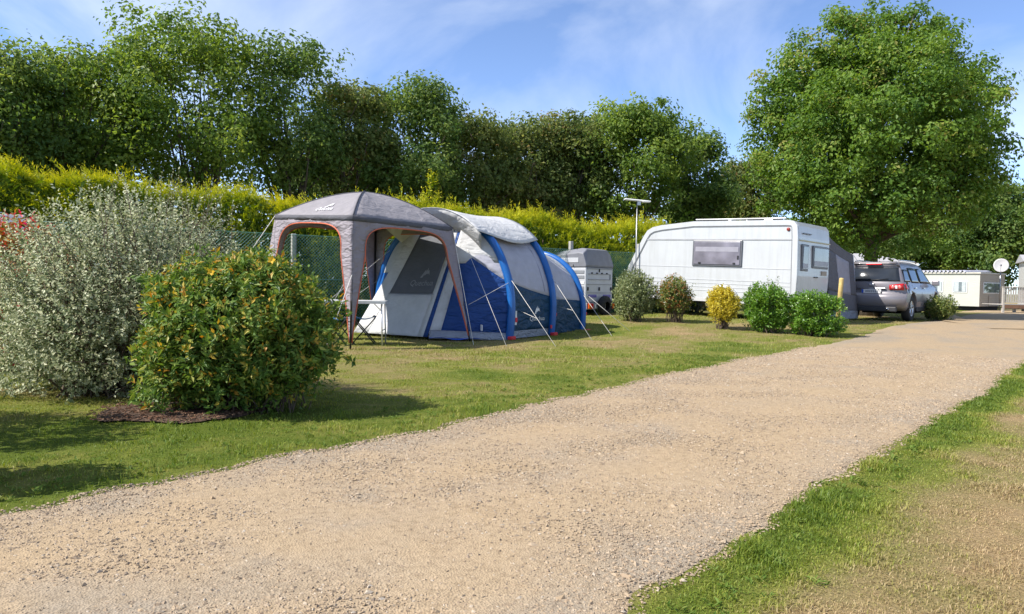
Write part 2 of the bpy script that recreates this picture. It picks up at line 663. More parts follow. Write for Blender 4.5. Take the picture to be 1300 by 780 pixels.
def blades(name, X, Y, L, W, dry, label, lean=0.6, zoff=0.0, sub=2):
    n = len(X)
    Z = tz(X, Y) + zoff
    az = rng.uniform(0, 2 * np.pi, n)
    ln = np.clip(rng.uniform(0.1, lean, n) + 0.5 * dry * rng.uniform(0, 1, n), 0, 1.3)
    wa = az + np.pi / 2 + rng.normal(0, 0.5, n)
    dx, dy = np.cos(wa) * W / 2, np.sin(wa) * W / 2
    base = np.stack([X, Y, Z - 0.005], 1)
    side = np.stack([dx, dy, np.zeros(n)], 1)
    hor = np.stack([np.cos(az), np.sin(az), np.zeros(n)], 1)
    mid = base + hor * (L * 0.45 * ln * 0.6)[:, None] + np.array([0, 0, 1]) * (L * 0.55)[:, None]
    tip = base + hor * (L * ln)[:, None] + np.array([0, 0, 1]) * (L * np.sqrt(np.clip(1 - (ln * 0.75) ** 2, 0.08, 1)))[:, None]
    V = np.stack([base - side, base + side, mid + side * 0.8, mid - side * 0.8, tip], 1).reshape(-1, 3)
    q = np.arange(n)[:, None] * 5
    F = np.concatenate([q + [0, 1, 2], q + [0, 2, 3], q + [3, 2, 4]], 0) if sub == 2 else q + [0, 1, 4]
    tint = np.clip(dry + rng.normal(0, 0.13, n), 0, 1)
    o = np_mesh(name, V, F, M_GRASS, attrs={'tint': np.repeat(tint, 5)})
    return tag(o, label, 'grass', kind='stuff')


def in_view(x, y, mx=0.75):
    return (np.abs(x) < mx * y + 0.4) & (y > 2.0)


def off_gravel(x, y, grow=0.0):
    s, n = rd_s(x, y), rd_n(x, y)
    return (n > edge_l(s) - grow) | (n < edge_r(s) + grow)


# lawn left of the road, near
N = 245000
n_ = 3.6 + 7.5 * rng.power(1.35, N)
n_ = 3.6 + (n_ - 3.6)
s_ = rng.uniform(-2.0, 10.5, N)
x, y = s_ * RD.x + n_ * RN.x, s_ * RD.y + n_ * RN.y
k = in_view(x, y) & off_gravel(x, y, 0.03) & (y < 13) & (soil_shape(x, y) > rng.uniform(0.62, 0.92, len(x)))
x, y = x[k], y[k]
keep = rng.uniform(0, 1, len(x)) < np.clip(1.35 - 0.085 * y, 0.2, 1)
x, y = x[keep], y[keep]
dr = dryness(x, y)
tuft = vnoise(x, y, 4.5, 91, 2)
near_edge = np.exp(-((rd_n(x, y) - edge_l(rd_s(x, y))) / 0.3) ** 2)
L = (0.016 + 0.055 * tuft ** 3 + 0.03 * near_edge * tuft) * rng.uniform(0.6, 1.3, len(x)) * (1 - 0.45 * dr)
blades('lawn_grass', x, y, L, 0.0035 + 0.0006 * y * 0.6, dr, 'short green grass blades of the lawn on the tent side', lean=0.9)

# right verge
N = 330000
n_ = 1.4 - 4.0 * rng.uniform(0, 1, N) ** 1.25
s_ = 1.3 + 12 * rng.uniform(0, 1, N) ** 1.9
x, y = s_ * RD.x + n_ * RN.x, s_ * RD.y + n_ * RN.y
k = in_view(x, y) & off_gravel(x, y, 0.04)
x, y = x[k], y[k]
dr = dryness(x, y)
keep = rng.uniform(0, 1, len(x)) < (1.0 - 0.15 * dr)
x, y, dr = x[keep], y[keep], dr[keep]
tuft = vnoise(x, y, 5.0, 92, 2)
L = (0.014 + 0.06 * tuft ** 3) * rng.uniform(0.6, 1.4, len(x)) * (1 - 0.4 * dr)
blades('verge_grass', x, y, L, 0.0032 + 0.0005 * y * 0.6, dr, 'patchy green and straw grass of the near right verge', lean=1.1)

# farther lawn, coarser tufts
N = 105000
x = rng.uniform(-9, 17, N); y = rng.uniform(9.5, 30, N)
k = in_view(x, y, 0.72) & off_gravel(x, y, 0.05)
x, y = x[k], y[k]
dr = dryness(x, y)
L = (0.025 + 0.05 * vnoise(x, y, 3.5, 93, 2) ** 2) * rng.uniform(0.7, 1.4, len(x)) * (1 - 0.4 * dr)
blades('far_lawn_grass', x, y, L, np.full(len(x), 0.014), dr, 'distant grass of the pitch lawns around the tent and caravan', sub=1)

# loose stones
m, nt, b = new_mat('loose_stones')
a = nt.nodes.new('ShaderNodeAttribute'); a.attribute_name = 'tint'
r = ramp(nt, [(0.0, (0.12, 0.095, 0.075)), (0.12, (0.25, 0.19, 0.135)), (0.45, (0.335, 0.248, 0.16)), (0.8, (0.345, 0.275, 0.20)), (1.0, (0.40, 0.35, 0.285))])
nt.links.new(a.outputs['Fac'], r.inputs['Fac']); nt.links.new(r.outputs[0], b.inputs['Base Color'])
b.inputs['Roughness'].default_value = 0.9
b.inputs['Specular IOR Level'].default_value = 0.2
M_STONE = m


def stones(name, X, Y, S, label, mat=None, flat=1.0, lift=None):
    n = len(X)
    base = np.array([(1, 0, -0.3), (0, 1, -0.3), (-1, 0, -0.3), (0, -1, -0.3), (0.35, 0.1, 0.72), (-0.35, -0.1, 0.62)], float)
    q = np.repeat(base[None], n, 0) * rng.uniform(0.6, 1.25, (n, 6, 1))
    q += rng.normal(0, 0.16, (n, 6, 3))
    q *= np.stack([rng.uniform(0.8, 1.5, n), rng.uniform(0.6, 1.0, n), rng.uniform(0.4, 0.8, n) * flat], 1)[:, None, :]
    a_ = rng.uniform(0, 6.283, n)
    c, s = np.cos(a_)[:, None], np.sin(a_)[:, None]
    xx = q[:, :, 0] * c - q[:, :, 1] * s
    yy = q[:, :, 0] * s + q[:, :, 1] * c
    q[:, :, 0], q[:, :, 1] = xx, yy
    q *= S[:, None, None]
    ns = (rd_n(X, Y) - edge_r(rd_s(X, Y))) / (edge_l(rd_s(X, Y)) - edge_r(rd_s(X, Y)))
    Z = tz(X, Y) + 0.004 + 0.022 * np.sin(np.pi * np.clip(ns, 0, 1)) + S * 0.15
    if lift is not None:
        Z = tz(X, Y) + lift
    q += np.stack([X, Y, Z], 1)[:, None, :]
    f = np.array([(0, 1, 4), (1, 5, 4), (1, 2, 5), (2, 3, 5), (3, 4, 5), (3, 0, 4)])
    F = (np.arange(n)[:, None, None] * 6 + f[None]).reshape(-1, 3)
    t = np.clip(rng.beta(2.2, 2.0, n), 0, 1)
    t[rng.uniform(0, 1, n) < 0.16] *= 0.2
    o = np_mesh(name, q.reshape(-1, 3), F, mat or M_STONE, attrs={'tint': np.repeat(t, 6)})
    return tag(o, label, 'gravel', kind='stuff')


N = 215000
s_ = 0.2 + 14 * rng.uniform(0, 1, N) ** 1.5
e_l, e_r = edge_l(s_), edge_r(s_)
n_ = e_r + 0.01 + (e_l - e_r - 0.02) * rng.uniform(0, 1, N)
x, y = s_ * RD.x + n_ * RN.x, s_ * RD.y + n_ * RN.y
den = looseness(x, y)
k = in_view(x, y) & (rng.uniform(0, 1, N) < den ** 1.3 * 0.78 + 0.22)
x, y = x[k], y[k]
S = 0.0022 + 0.0095 * rng.beta(1.3, 3.6, len(x)) + 0.0003 * y
big = rng.uniform(0, 1, len(x)) < 0.012
S[big] *= rng.uniform(1.5, 2.3, big.sum())
stones('loose_gravel', x, y, S, 'loose angular stones strewn over the road surface')

# bark chips on the soil bed
M_CHIP = leaf_mat('bark_chips', [(0.0, (0.03, 0.017, 0.011)), (0.5, (0.10, 0.05, 0.03)), (1.0, (0.22, 0.14, 0.095))], 0.0, 0.9, 0.1)
x = -2.55 + rng.uniform(-1.3, 1.3, 9000); y = 6.05 + rng.uniform(-1.3, 1.3, 9000)
k = soil_shape(x, y) < 0.98
x, y = x[k], y[k]
stones('bark_mulch', x, y, 0.007 + 0.014 * rng.beta(1.3, 3, len(x)), 'brown bark chips strewn under the two big shrubs', M_CHIP, 0.6, 0.034)

# weeds and longer tufts in the lawn and along the road edges
M_WEED = leaf_mat('lawn_weed_leaves', [(0.0, (0.06, 0.12, 0.02)), (0.5, (0.12, 0.19, 0.033)), (1.0, (0.20, 0.23, 0.06))], 0.3, 0.6, 0.12)


def rosettes(name, X, Y, per, size, label):
    n = len(X) * per
    idx = np.repeat(np.arange(len(X)), per)
    a_ = rng.uniform(0, 6.283, n)
    el_ = rng.uniform(0.15, 0.9, n)
    T = np.stack([np.cos(a_) * np.cos(el_), np.sin(a_) * np.cos(el_), np.sin(el_)], 1)
    P = np.stack([X[idx] + rng.normal(0, 0.012, n), Y[idx] + rng.normal(0, 0.012, n), tz(X[idx], Y[idx]) + 0.004], 1)
    L = size[idx] * rng.uniform(0.6, 1.3, n)
    B = np.stack([-np.sin(a_), np.cos(a_), np.zeros(n)], 1)
    mid = P + T * (L * 0.55)[:, None] + np.array([0, 0, 1]) * (L * 0.12)[:, None]
    V = np.stack([P, mid + B * (L * 0.14)[:, None], P + T * L[:, None], mid - B * (L * 0.14)[:, None]], 1).reshape(-1, 3)
    q = np.arange(n)[:, None] * 4
    F = np.concatenate([q + [0, 1, 2], q + [0, 2, 3]], 0)
    o = np_mesh(name, V, F, M_WEED, attrs={'tint': np.repeat(np.clip(rng.normal(0.5, 0.22, n), 0, 1), 4)})
    return tag(o, label, 'weeds', kind='stuff')


NW = 900
s_ = rng.uniform(0.0, 11, NW)
side_l = rng.uniform(0, 1, NW) < 0.68
n_ = np.where(side_l, edge_l(s_) + np.abs(rng.normal(0.0, 0.55, NW)) + 0.02, edge_r(s_) - np.abs(rng.normal(0, 0.14, NW)) + 0.02)
x, y = s_ * RD.x + n_ * RN.x, s_ * RD.y + n_ * RN.y
k = in_view(x, y) & (soil_shape(x, y) > 0.7)
x, y = x[k], y[k]
rosettes('lawn_weeds', x, y, 11, 0.016 + 0.032 * rng.beta(1.3, 3, len(x)), 'low leafy weeds and tufts along the road edges')

# ------------------------------------------------------------------ foliage tools
def unit(v):
    return v / np.maximum(np.linalg.norm(v, axis=-1, keepdims=True), 1e-9)


def leaf_arrays(P, T, Nn, L, W, fold=0.25, base=0.0):
    """leaf blades: P base point, T direction, Nn normal -> 4 points, 2 folded triangles each"""
    n = len(P)
    T = unit(T)
    B = unit(np.cross(Nn, T))
    Nn = np.cross(T, B)
    L = np.broadcast_to(np.asarray(L, float), (n,))[:, None]
    W = np.broadcast_to(np.asarray(W, float), (n,))[:, None]
    mid = P + T * L * 0.45 + Nn * W * fold
    V = np.stack([P, mid + B * W / 2, P + T * L, mid - B * W / 2], 1)
    V[:, 0] += 0
    q = np.arange(n)[:, None] * 4
    F = np.concatenate([q + [0, 2, 1], q + [0, 3, 2]], 1).reshape(-1, 3)
    return V.reshape(-1, 3), F


def rand_dirs(n):
    return unit(rng.normal(size=(n, 3)))


def blob_noise(d, seed, k=2.3):
    """smooth pseudo noise over directions, about -1..1"""
    r = np.random.default_rng(seed)
    out = np.zeros(len(d))
    for _ in range(5):
        w = r.normal(size=3) * k
        out += np.sin(d @ w + r.uniform(0, 6.28))
    return out / 3


def crown_arrays(lobes, n_clump, clump_r, per, leaf, seed, inner=0.25, flat=0.7, tint_lo=0.0, tint_hi=1.0, droop=0.15):
    """leaf clumps through the volume of several ellipsoid lobes"""
    vol = np.array([l[3] * l[4] * l[5] for l in lobes]) ** 0.75
    cnt = np.maximum(4, (n_clump * vol / vol.sum()).astype(int))
    C, O = [], []
    for l, c in zip(lobes, cnt):
        d = rand_dirs(c)
        r = np.clip(rng.uniform(inner, 1, c) ** 0.45, 0, 1) * (1 + 0.13 * blob_noise(d, seed))
        cc = np.array(l[:3]) + d * np.array(l[3:6]) * r[:, None]
        C.append(cc)
        O.append(d)
    C, O = np.concatenate(C), np.concatenate(O)
    k = C[:, 2] > 0.5
    C, O = C[k], O[k]
    n = len(C)
    cr = clump_r * rng.uniform(0.55, 1.3, n)
    idx = np.repeat(np.arange(n), per)
    off = rand_dirs(len(idx)) * (rng.uniform(0.05, 1, len(idx)) ** 0.42)[:, None]
    off[:, 2] *= flat
    P = C[idx] + off * cr[idx][:, None]
    Nn = unit(0.35 * O[idx] + 1.0 * off + rng.normal(size=off.shape) * 0.42 + np.array([0, 0, 0.35]))
    T = unit(np.cross(Nn, rng.normal(size=off.shape)) + np.array([0, 0, -droop]))
    L = leaf * rng.uniform(0.65, 1.35, len(idx))
    V, F = leaf_arrays(P, T, Nn, L, L * 0.62)
    ct = rng.normal(0.5, 0.20, n)
    tint = np.clip(ct[idx] + rng.normal(0, 0.15, len(idx)), 0, 1)
    tint = tint_lo + (tint_hi - tint_lo) * tint
    return V, F, np.repeat(tint, 4), C


def limbs(trunk_h, trunk_r, C, n_limbs, lean=(0, 0), stems=1, seed=0, spread=0.25):
    """tapered trunk(s) and limbs that reach into the clumps C"""
    r = np.random.default_rng(seed)
    mb = MB()
    top = None
    cz = C[:, 2].max()
    for sidx in range(stems):
        a = r.uniform(0, 6.28)
        ox, oy = (0, 0) if stems == 1 else (math.cos(a) * spread, math.sin(a) * spread)
        pts, rad = [], []
        nseg = 7
        hh = cz * 0.72
        for i in range(nseg + 1):
            t = i / nseg
            pts.append((ox * (1 + 3 * t) + lean[0] * t * hh + r.normal(0, 0.05 * trunk_h * 0.3 * t + 1e-4), oy * (1 + 3 * t) + lean[1] * t * hh + r.normal(0, 0.05 * trunk_h * 0.3 * t + 1e-4), hh * t - 0.1))
            flare = 1.35 if i == 0 else 1.0
            rad.append(trunk_r / stems ** 0.5 * flare * (1 - 0.82 * t))
        mb.tube(pts, rad, 9)
        pv = [Vector(p) for p in pts]
        sel = r.choice(len(C), min(len(C), n_limbs // stems), replace=False)
        for j in sel:
            e = Vector(C[j])
            if e.z < trunk_h * 0.9:
                continue
            t0 = min(0.95, max(trunk_h / hh * 0.8, r.uniform(0.15, 0.75) * e.z / hh * 0.9))
            f = t0 * nseg
            i = min(int(f), nseg - 1)
            s0 = pv[i].lerp(pv[i + 1], f - i)
            r0 = (rad[i] * (1 - f + i) + rad[i + 1] * (f - i)) * 0.5
            mid = s0.lerp(e, 0.5) + Vector((0, 0, 0.12 * (e - s0).length)) + Vector(r.normal(0, 0.12, 3))
            mb.tube([s0, s0.lerp(mid, 0.5) + Vector(r.normal(0, 0.05, 3)), mid, mid.lerp(e, 0.55) + Vector(r.normal(0, 0.08, 3)), e], [r0, r0 * 0.8, r0 * 0.55, r0 * 0.32, 0.012], 5)
    return mb


M_BARK = plain('oak_bark', (0.115, 0.09, 0.068), 0.95, var=0.45, vscale=9, bump=0.9, bscale=14)
M_TWIG = plain('shrub_twigs', (0.12, 0.085, 0.06), 0.9, var=0.35, vscale=12, bump=0.4)

M_LEAF = [
    leaf_mat('oak_leaves_dark', [(0.0, (0.052, 0.11, 0.026)), (0.5, (0.12, 0.195, 0.044)), (1.0, (0.225, 0.29, 0.075))], 0.5, 0.5, 0.28),
    leaf_mat('oak_leaves_mid', [(0.0, (0.066, 0.13, 0.022)), (0.5, (0.145, 0.23, 0.038)), (1.0, (0.26, 0.33, 0.065))], 0.5, 0.5, 0.28),
    leaf_mat('oak_leaves_olive', [(0.0, (0.065, 0.105, 0.03)), (0.5, (0.14, 0.19, 0.048)), (0.9, (0.23, 0.25, 0.075)), (1.0, (0.27, 0.20, 0.08))], 0.5, 0.5, 0.28),
]


def tree(name, label, loc, lobes, n_clump, clump_r, per, leaf, mat, trunk_h, trunk_r, n_limbs, seed, lean=(0, 0), stems=1, group='trees in the row beyond the hedge', rz=0.0, **kw):
    o = thing(name, label, 'tree', loc, rz, group)
    V, F, t, C = crown_arrays(lobes, n_clump, clump_r, per, leaf, seed, **kw)
    c = np_mesh('crown', V, F, mat, o, {'tint': t})
    limbs(trunk_h, trunk_r, C, n_limbs, lean, stems, seed).build('trunk', M_BARK, o, recalc=False)
    return o


def lobes_for(h, w, z0, seed, n=9):
    """an uneven oak crown of height h, half width w, starting at z0"""
    r = np.random.default_rng(seed)
    H_ = h - z0
    out = [(0, 0, z0 + H_ * 0.60, w * 0.80, w * 0.75, H_ * 0.36)]
    for i in range(n):
        a = 6.283 * i / n + r.uniform(-0.3, 0.3)
        q = r.uniform(0.50, 0.72)
        zz = z0 + H_ * r.uniform(0.42, 0.74)
        s = w * r.uniform(0.30, 0.46)
        out.append((math.cos(a) * w * q, math.sin(a) * w * q, zz, s, s, s * r.uniform(0.7, 0.95)))
    for i in range(5):
        a = 6.283 * i / 5 + r.uniform(-0.4, 0.4)
        s = w * r.uniform(0.34, 0.46)
        q = r.uniform(0.22, 0.45)
        out.append((math.cos(a) * w * q, math.sin(a) * w * q, h - s * 0.8 - w * q * 0.25, s, s, s * 0.72))
    for i in range(4):
        a = r.uniform(0, 6.283)
        s = w * r.uniform(0.22, 0.34)
        out.append((math.cos(a) * w * 0.6, math.sin(a) * w * 0.6, z0 + H_ * r.uniform(0.10, 0.3), s, s, s * 0.8))
    return out


def zh(px, py, Y):
    return at(px, py, Y).z


# row of oaks beyond the hedge: photo column, top, depth, half width in photo columns, leaf kind, label
ROW = [
    (-75, 40, 19.0, 120, 1, 2, 'dark oak at the extreme left, cut by the left edge of the picture'),
    (20, 60, 19.5, 85, 0, 1, 'leafy oak above the leftmost end of the hedge, behind the silver shrub'),
    (110, 58, 21.0, 85, 1, 2, 'rounded oak just left of the tallest oak in the row'),
    (233, 9, 22.0, 112, 1, 3, 'tallest and broadest oak of the row, above the flowering green shrub'),
    (372, 48, 24.0, 62, 0, 1, 'slender dark oak standing alone against the sky right of the tallest oak'),
    (446, 100, 26.0, 62, 2, 2, 'olive green oak rising behind the gazebo roof'),
    (522, 98, 27.0, 74, 0, 2, 'dark dome-topped oak behind the gap between gazebo and tent'),
    (598, 142, 29.0, 62, 2, 1, 'lower olive oak behind the white tent roof'),
    (662, 150, 31.0, 58, 2, 2, 'brownish thin-crowned oak above the grey trailer'),
    (722, 140, 31.5, 58, 2, 1, 'olive oak just left of the bright rounded oak above the television aerial'),
    (805, 122, 32.0, 78, 1, 2, 'bright green rounded oak behind the television aerial'),
    (884, 165, 34.5, 42, 0, 1, 'small dark oak over the caravan roof, last of the dense row'),
    (948, 196, 39.0, 50, 2, 1, 'sparse far oak in the gap between caravan row and the great round tree'),
]
for i, (px, py, Yd, hw, kind, stems, lab) in enumerate(ROW):
    sc_ = 950 / Yd
    X = (px - 650) / sc_
    z0 = tzf(X, Yd)
    h = zh(px, py, Yd) - z0
    w = hw / sc_ * 1.12
    lb = lobes_for(h, w, 1.3, 100 + i, 9)
    nc = int(335 * (w / 2.6) ** 1.5)
    tree('oak_tree', lab, (X, Yd, z0), lb, nc, 0.60, 72, 0.137 * (Yd / 26) ** 0.5, M_LEAF[kind], 1.6, 0.2, 26, 300 + i, lean=(rng.uniform(-0.1, 0.1), 0), stems=stems, inner=0.42)

# second, farther row that closes most of the gaps
for i, (px, py, Yd, hw, kind, lab) in enumerate([
    (60, 110, 30, 100, 0, 'far oak glimpsed between the leftmost oaks of the row'),
    (430, 165, 34, 90, 0, 'far dark oak low behind the gazebo peak'),
    (690, 190, 38, 95, 0, 'far dark oak low behind the trailer'),
    (890, 225, 42, 70, 0, 'far dark oak low behind the caravan roof'),
]):
    sc_ = 950 / Yd
    X = (px - 650) / sc_
    z0 = tzf(X, Yd)
    h = zh(px, py, Yd) - z0
    w = hw / sc_ * 1.1
    tree('far_oak_tree', lab, (X, Yd, z0), lobes_for(h, w, 0.8, 150 + i, 7), int(190 * (w / 2.8) ** 1.4), 0.85, 46, 0.22, M_LEAF[kind], 1.6, 0.2, 14, 360 + i, group='farther trees behind the oak row', inner=0.12)

# great round tree by the car
gt = at(1104, 395, 27.5)
gtz = tzf(gt.x, 27.5)
lb = []
gsq = lambda px, py: (1111 + (px - 1113) * 0.87, 184 + (py - 180) * 0.93)
cpx = lambda px, py, dy=0.0: (at(*gsq(px, py), 27.5).x - gt.x, dy, at(*gsq(px, py), 27.5).z - gtz)
lb.append((*cpx(1112, 172), 3.7, 3.8, 3.5))
for px, py, dy, rr in [(1010, 120, 0, 1.75), (985, 210, -0.5, 1.3), (1012, 255, 0, 1.5), (1060, 70, -0.4, 1.9), (1120, 50, 0, 1.9), (1170, 62, 0.3, 1.7), (1228, 110, 0, 1.7), (1238, 185, -0.3, 1.5), (1208, 238, -0.3, 1.5),
                       (1165, 266, -1.7, 1.7), (1075, 264, -1.9, 1.85), (1120, 276, -2.4, 1.5), (1112, 180, -2.7, 2.0), (1040, 180, -2.2, 1.9), (1180, 170, -2.2, 1.8), (1110, 110, -2.4, 1.9), (1105, 35, 0.5, 1.2), (1160, 42, -0.5, 1.2), (1045, 60, 0.6, 1.2),
                       (1245, 130, 0.4, 1.2), (975, 170, 0.4, 1.4), (988, 135, -0.3, 1.5), (1000, 195, -1.0, 1.6), (1030, 95, 0.3, 1.6), (1215, 150, 0.6, 1.6), (1150, 240, -2.2, 1.6), (1215, 215, -1.5, 1.5), (1020, 235, -1.8, 1.6), (1245, 80, 0.2, 0.9), (1120, 230, 2.6, 2.2), (1110, 120, 2.8, 2.2)]:
    lb.append((*cpx(px, py, dy), rr, rr, rr * 0.95))
M_GREAT = leaf_mat('great_tree_leaves', [(0.0, (0.05, 0.12, 0.018)), (0.5, (0.125, 0.22, 0.03)), (0.9, (0.21, 0.30, 0.05)), (1.0, (0.30, 0.30, 0.08))], 0.46, 0.5, 0.28)
tree('round_tree', 'great round dense green tree behind the silver car', (gt.x, 27.5, gtz), lb, 1500, 0.55, 84, 0.135, M_GREAT, 3.4, 0.30, 46, 500, group=None, inner=0.3)

# trees at far right behind the mobile homes
for i, (px, py, Yd, hw, kind, lab) in enumerate([
    (1262, 222, 62, 60, 0, 'tall dark tree at the right edge above the satellite dish'),
    (1330, 235, 60, 60, 1, 'tree cut by the right edge of the picture above the wooden deck'),
    (1212, 262, 66, 55, 1, 'mid green tree right behind the flat roofed mobile home'),
    (1150, 270, 70, 55, 0, 'dark tree over the grey gable roof behind the car'),
    (1080, 285, 68, 60, 0, 'dark tree behind the awning of the caravan'),
    (1010, 275, 64, 60, 1, 'tree low behind the rear of the caravan roof'),
]):
    sc_ = 950 / Yd
    X = (px - 650) / sc_
    z0 = tzf(X, Yd)
    h = zh(px, py, Yd) - z0
    w = hw / sc_ * 1.15
    tree('background_tree', lab, (X, Yd, z0), lobes_for(h, w, 0.5, 190 + i, 8), int(280 * (w / 4) ** 1.3), 1.1, 60, 0.28, M_LEAF[kind], 2.0, 0.25, 14, 390 + i, group='trees behind the mobile homes', inner=0.12)

# ------------------------------------------------------------------ shrubs built from leafy shoots
def shoot_arrays(center, R, n_shoot, n_leaf, shoot_len, leaf_l, leaf_w, seed, up=0.5, tip_tint=None, zmin=0.06, wob=0.14, depth=0.35, splay=0.8, jit=0.25, full=False, skew=None, fold=0.25, power=1.0, droop=0.0):
    """shoots that end on an uneven ellipsoid, leaves along each; returns leaves and twig lines"""
    d = rand_dirs(int(n_shoot * 1.6))
    if power != 1.0:
        d = unit(np.sign(d) * np.abs(d) ** power)
    R = np.array(R, float)
    rr = (1 + wob * blob_noise(d, seed) + 0.5 * wob * blob_noise(d, seed + 1, 6.0)) * (1 - depth * rng.uniform(0, 1, len(d)) ** 2.2)
    tip = np.array(center) + d * R * rr[:, None]
    if skew is not None:
        tip[:, :2] += (tip[:, 2:3] - center[2]) * np.array(skew)
    k = tip[:, 2] > zmin
    tip, d = tip[k][:n_shoot], d[k][:n_shoot]
    n = len(tip)
    sd = unit(d * splay + np.array([0, 0, up]) + rng.normal(size=d.shape) * jit)
    sl = shoot_len * rng.uniform(0.6, 1.4, n)
    idx = np.repeat(np.arange(n), n_leaf)
    f = np.tile(np.linspace(0, 1, n_leaf), n)
    P = tip[idx] - sd[idx] * (sl[idx] * (1 - f))[:, None]
    P[:, 2] -= droop * sl[idx] * f * f
    side = unit(np.cross(sd[idx], rng.normal(size=(len(idx), 3))))
    T = unit(sd[idx] * (0.45 + 0.6 * (f > 0.93))[:, None] + side)
    Nn = unit(np.cross(T, np.cross(sd[idx], T)) + rng.normal(size=T.shape) * 0.35)
    L = leaf_l * rng.uniform(0.65, 1.3, len(idx)) * (1 - 0.35 * f)
    V, F = leaf_arrays(P, T, Nn, L, L * leaf_w / leaf_l, fold)
    t = np.clip(rng.normal(0.42, 0.20, len(idx)) + np.repeat(rng.normal(0, 0.07, n), n_leaf), 0.0, 0.75)
    if tip_tint is not None:
        pr, lo, hi = tip_tint
        m_ = (rng.uniform(0, 1, n) < pr)[idx] & (f > 0.7)
        t = np.where(m_, rng.uniform(lo, hi, len(idx)), t)
    kk = np.repeat(V.reshape(-1, 4, 3)[:, :, 2].min(1) > 0.01, 4)
    return V, F, np.repeat(t, 4), tip, sd, sl


def stems_mb(tips, center, n, r0, seed, base_spread=0.25, bend=0.15):
    r = np.random.default_rng(seed)
    mb = MB()
    for j in r.choice(len(tips), min(n, len(tips)), replace=False):
        e = Vector(tips[j])
        b = Vector((center[0] + r.normal(0, base_spread), center[1] + r.normal(0, base_spread), -0.05))
        m1 = b.lerp(e, 0.5) + Vector((0, 0, bend * (e - b).length)) + Vector(r.normal(0, 0.04, 3))
        mb.tube([b, b.lerp(m1, 0.5), m1, m1.lerp(e, 0.5), e], [r0, r0 * 0.8, r0 * 0.6, r0 * 0.4, r0 * 0.15], 4, cap=False)
    return mb


def shrub(name, label, loc, center, R, mat, n_shoot, n_leaf, shoot_len, leaf_l, leaf_w, seed, n_stem=60, stem_r=0.008, group=None, cat='shrub', **kw):
    o = thing(name, label, cat, loc, 0.0, group)
    V, F, t, tip, sd, sl = shoot_arrays(center, R, n_shoot, n_leaf, shoot_len, leaf_l, leaf_w, seed, **kw)
    np_mesh('foliage', V, F, mat, o, {'tint': t})
    stems_mb(tip, center, n_stem, stem_r, seed, base_spread=min(R[0], R[1]) * 0.22).build('stem', M_TWIG, o, recalc=False)
    return o, tip, sd, sl


# big silver-leaved shrub
M_SILVER = leaf_mat('silver_leaves', [(0.0, (0.07, 0.10, 0.045)), (0.3, (0.19, 0.235, 0.11)), (0.6, (0.53, 0.545, 0.35)), (1.0, (0.74, 0.72, 0.54))], 0.3, 0.5, 0.35)
so, tip, sd, sl = shrub('silver_shrub', 'big sprawling shrub with tiny silver grey leaves at the left', (-3.72, 6.95, tzf(-3.7, 6.95)), (0, 0, 0.72), (1.2, 1.05, 1.12), M_SILVER, 2300, 20, 0.42, 0.05, 0.025, 11,
                        n_stem=150, stem_r=0.01, up=0.42, wob=0.16, depth=0.5, jit=0.28, zmin=0.03, skew=(0.26, 0))
V, F, t, tp, sdd, _ = shoot_arrays((0.12, 0, 1.05), (1.28, 0.9, 0.95), 260, 26, 0.6, 0.042, 0.02, 12, up=0.55, wob=0.15, depth=0.1, jit=0.35, zmin=0.9, skew=(0.22, 0), splay=1.0)
np_mesh('wispy_shoots', V, F, M_SILVER, so, {'tint': t})
mb = MB()
for e, d in zip(tp, sdd):
    mb.tube([Vector(e - d * 0.75), Vector(e - d * 0.3), Vector(e)], [0.005, 0.003, 0.001], 3, cap=False)
mb.build('twig', M_TWIG, so, recalc=False)

# flowering green shrub in front
M_HYP = leaf_mat('green_shrub_leaves', [(0.0, (0.045, 0.105, 0.018)), (0.35, (0.11, 0.195, 0.032)), (0.7, (0.215, 0.28, 0.055)), (0.78, (0.40, 0.36, 0.06)), (0.9, (0.48, 0.33, 0.05)), (1.0, (0.40, 0.20, 0.03))], 0.3, 0.5, 0.28)
HC = (-2.24, 6.2)
ho, tip, sd, sl = shrub('flowering_shrub', 'dense rounded green shrub with yellow and orange shoot tips beside the silver shrub', (HC[0], HC[1], tzf(*HC)), (0, 0, 0.66), (0.76, 0.76, 0.62), M_HYP, 2400, 12, 0.2, 0.07, 0.03, 21,
                        n_stem=130, stem_r=0.008, up=0.5, wob=0.19, depth=0.5, jit=0.45, zmin=0.05, tip_tint=(0.24, 0.74, 1.0), power=0.9)
for (c_, R_b, n_b, sd_) in [((-0.30, -0.1, 0.94), (0.36, 0.4, 0.32), 420, 22), ((0.38, -0.15, 0.62), (0.44, 0.45, 0.48), 520, 23), ((0.10, 0.0, 1.06), (0.42, 0.4, 0.27), 380, 24), ((-0.34, -0.25, 0.4), (0.36, 0.4, 0.4), 380, 25)]:
    V, F, t, tp, *_ = shoot_arrays(c_, R_b, n_b, 12, 0.2, 0.07, 0.03, sd_, up=0.55, wob=0.22, depth=0.4, jit=0.5, zmin=0.06, tip_tint=(0.26, 0.74, 1.0))
    np_mesh('foliage', V, F, M_HYP, ho, {'tint': t})
    stems_mb(tp, c_, 22, 0.006, sd_, base_spread=0.1).build('stem', M_TWIG, ho, recalc=False)
M_PETAL = plain('yellow_petals', (0.85, 0.5, 0.02), 0.6, var=0.15, transl=0.3)
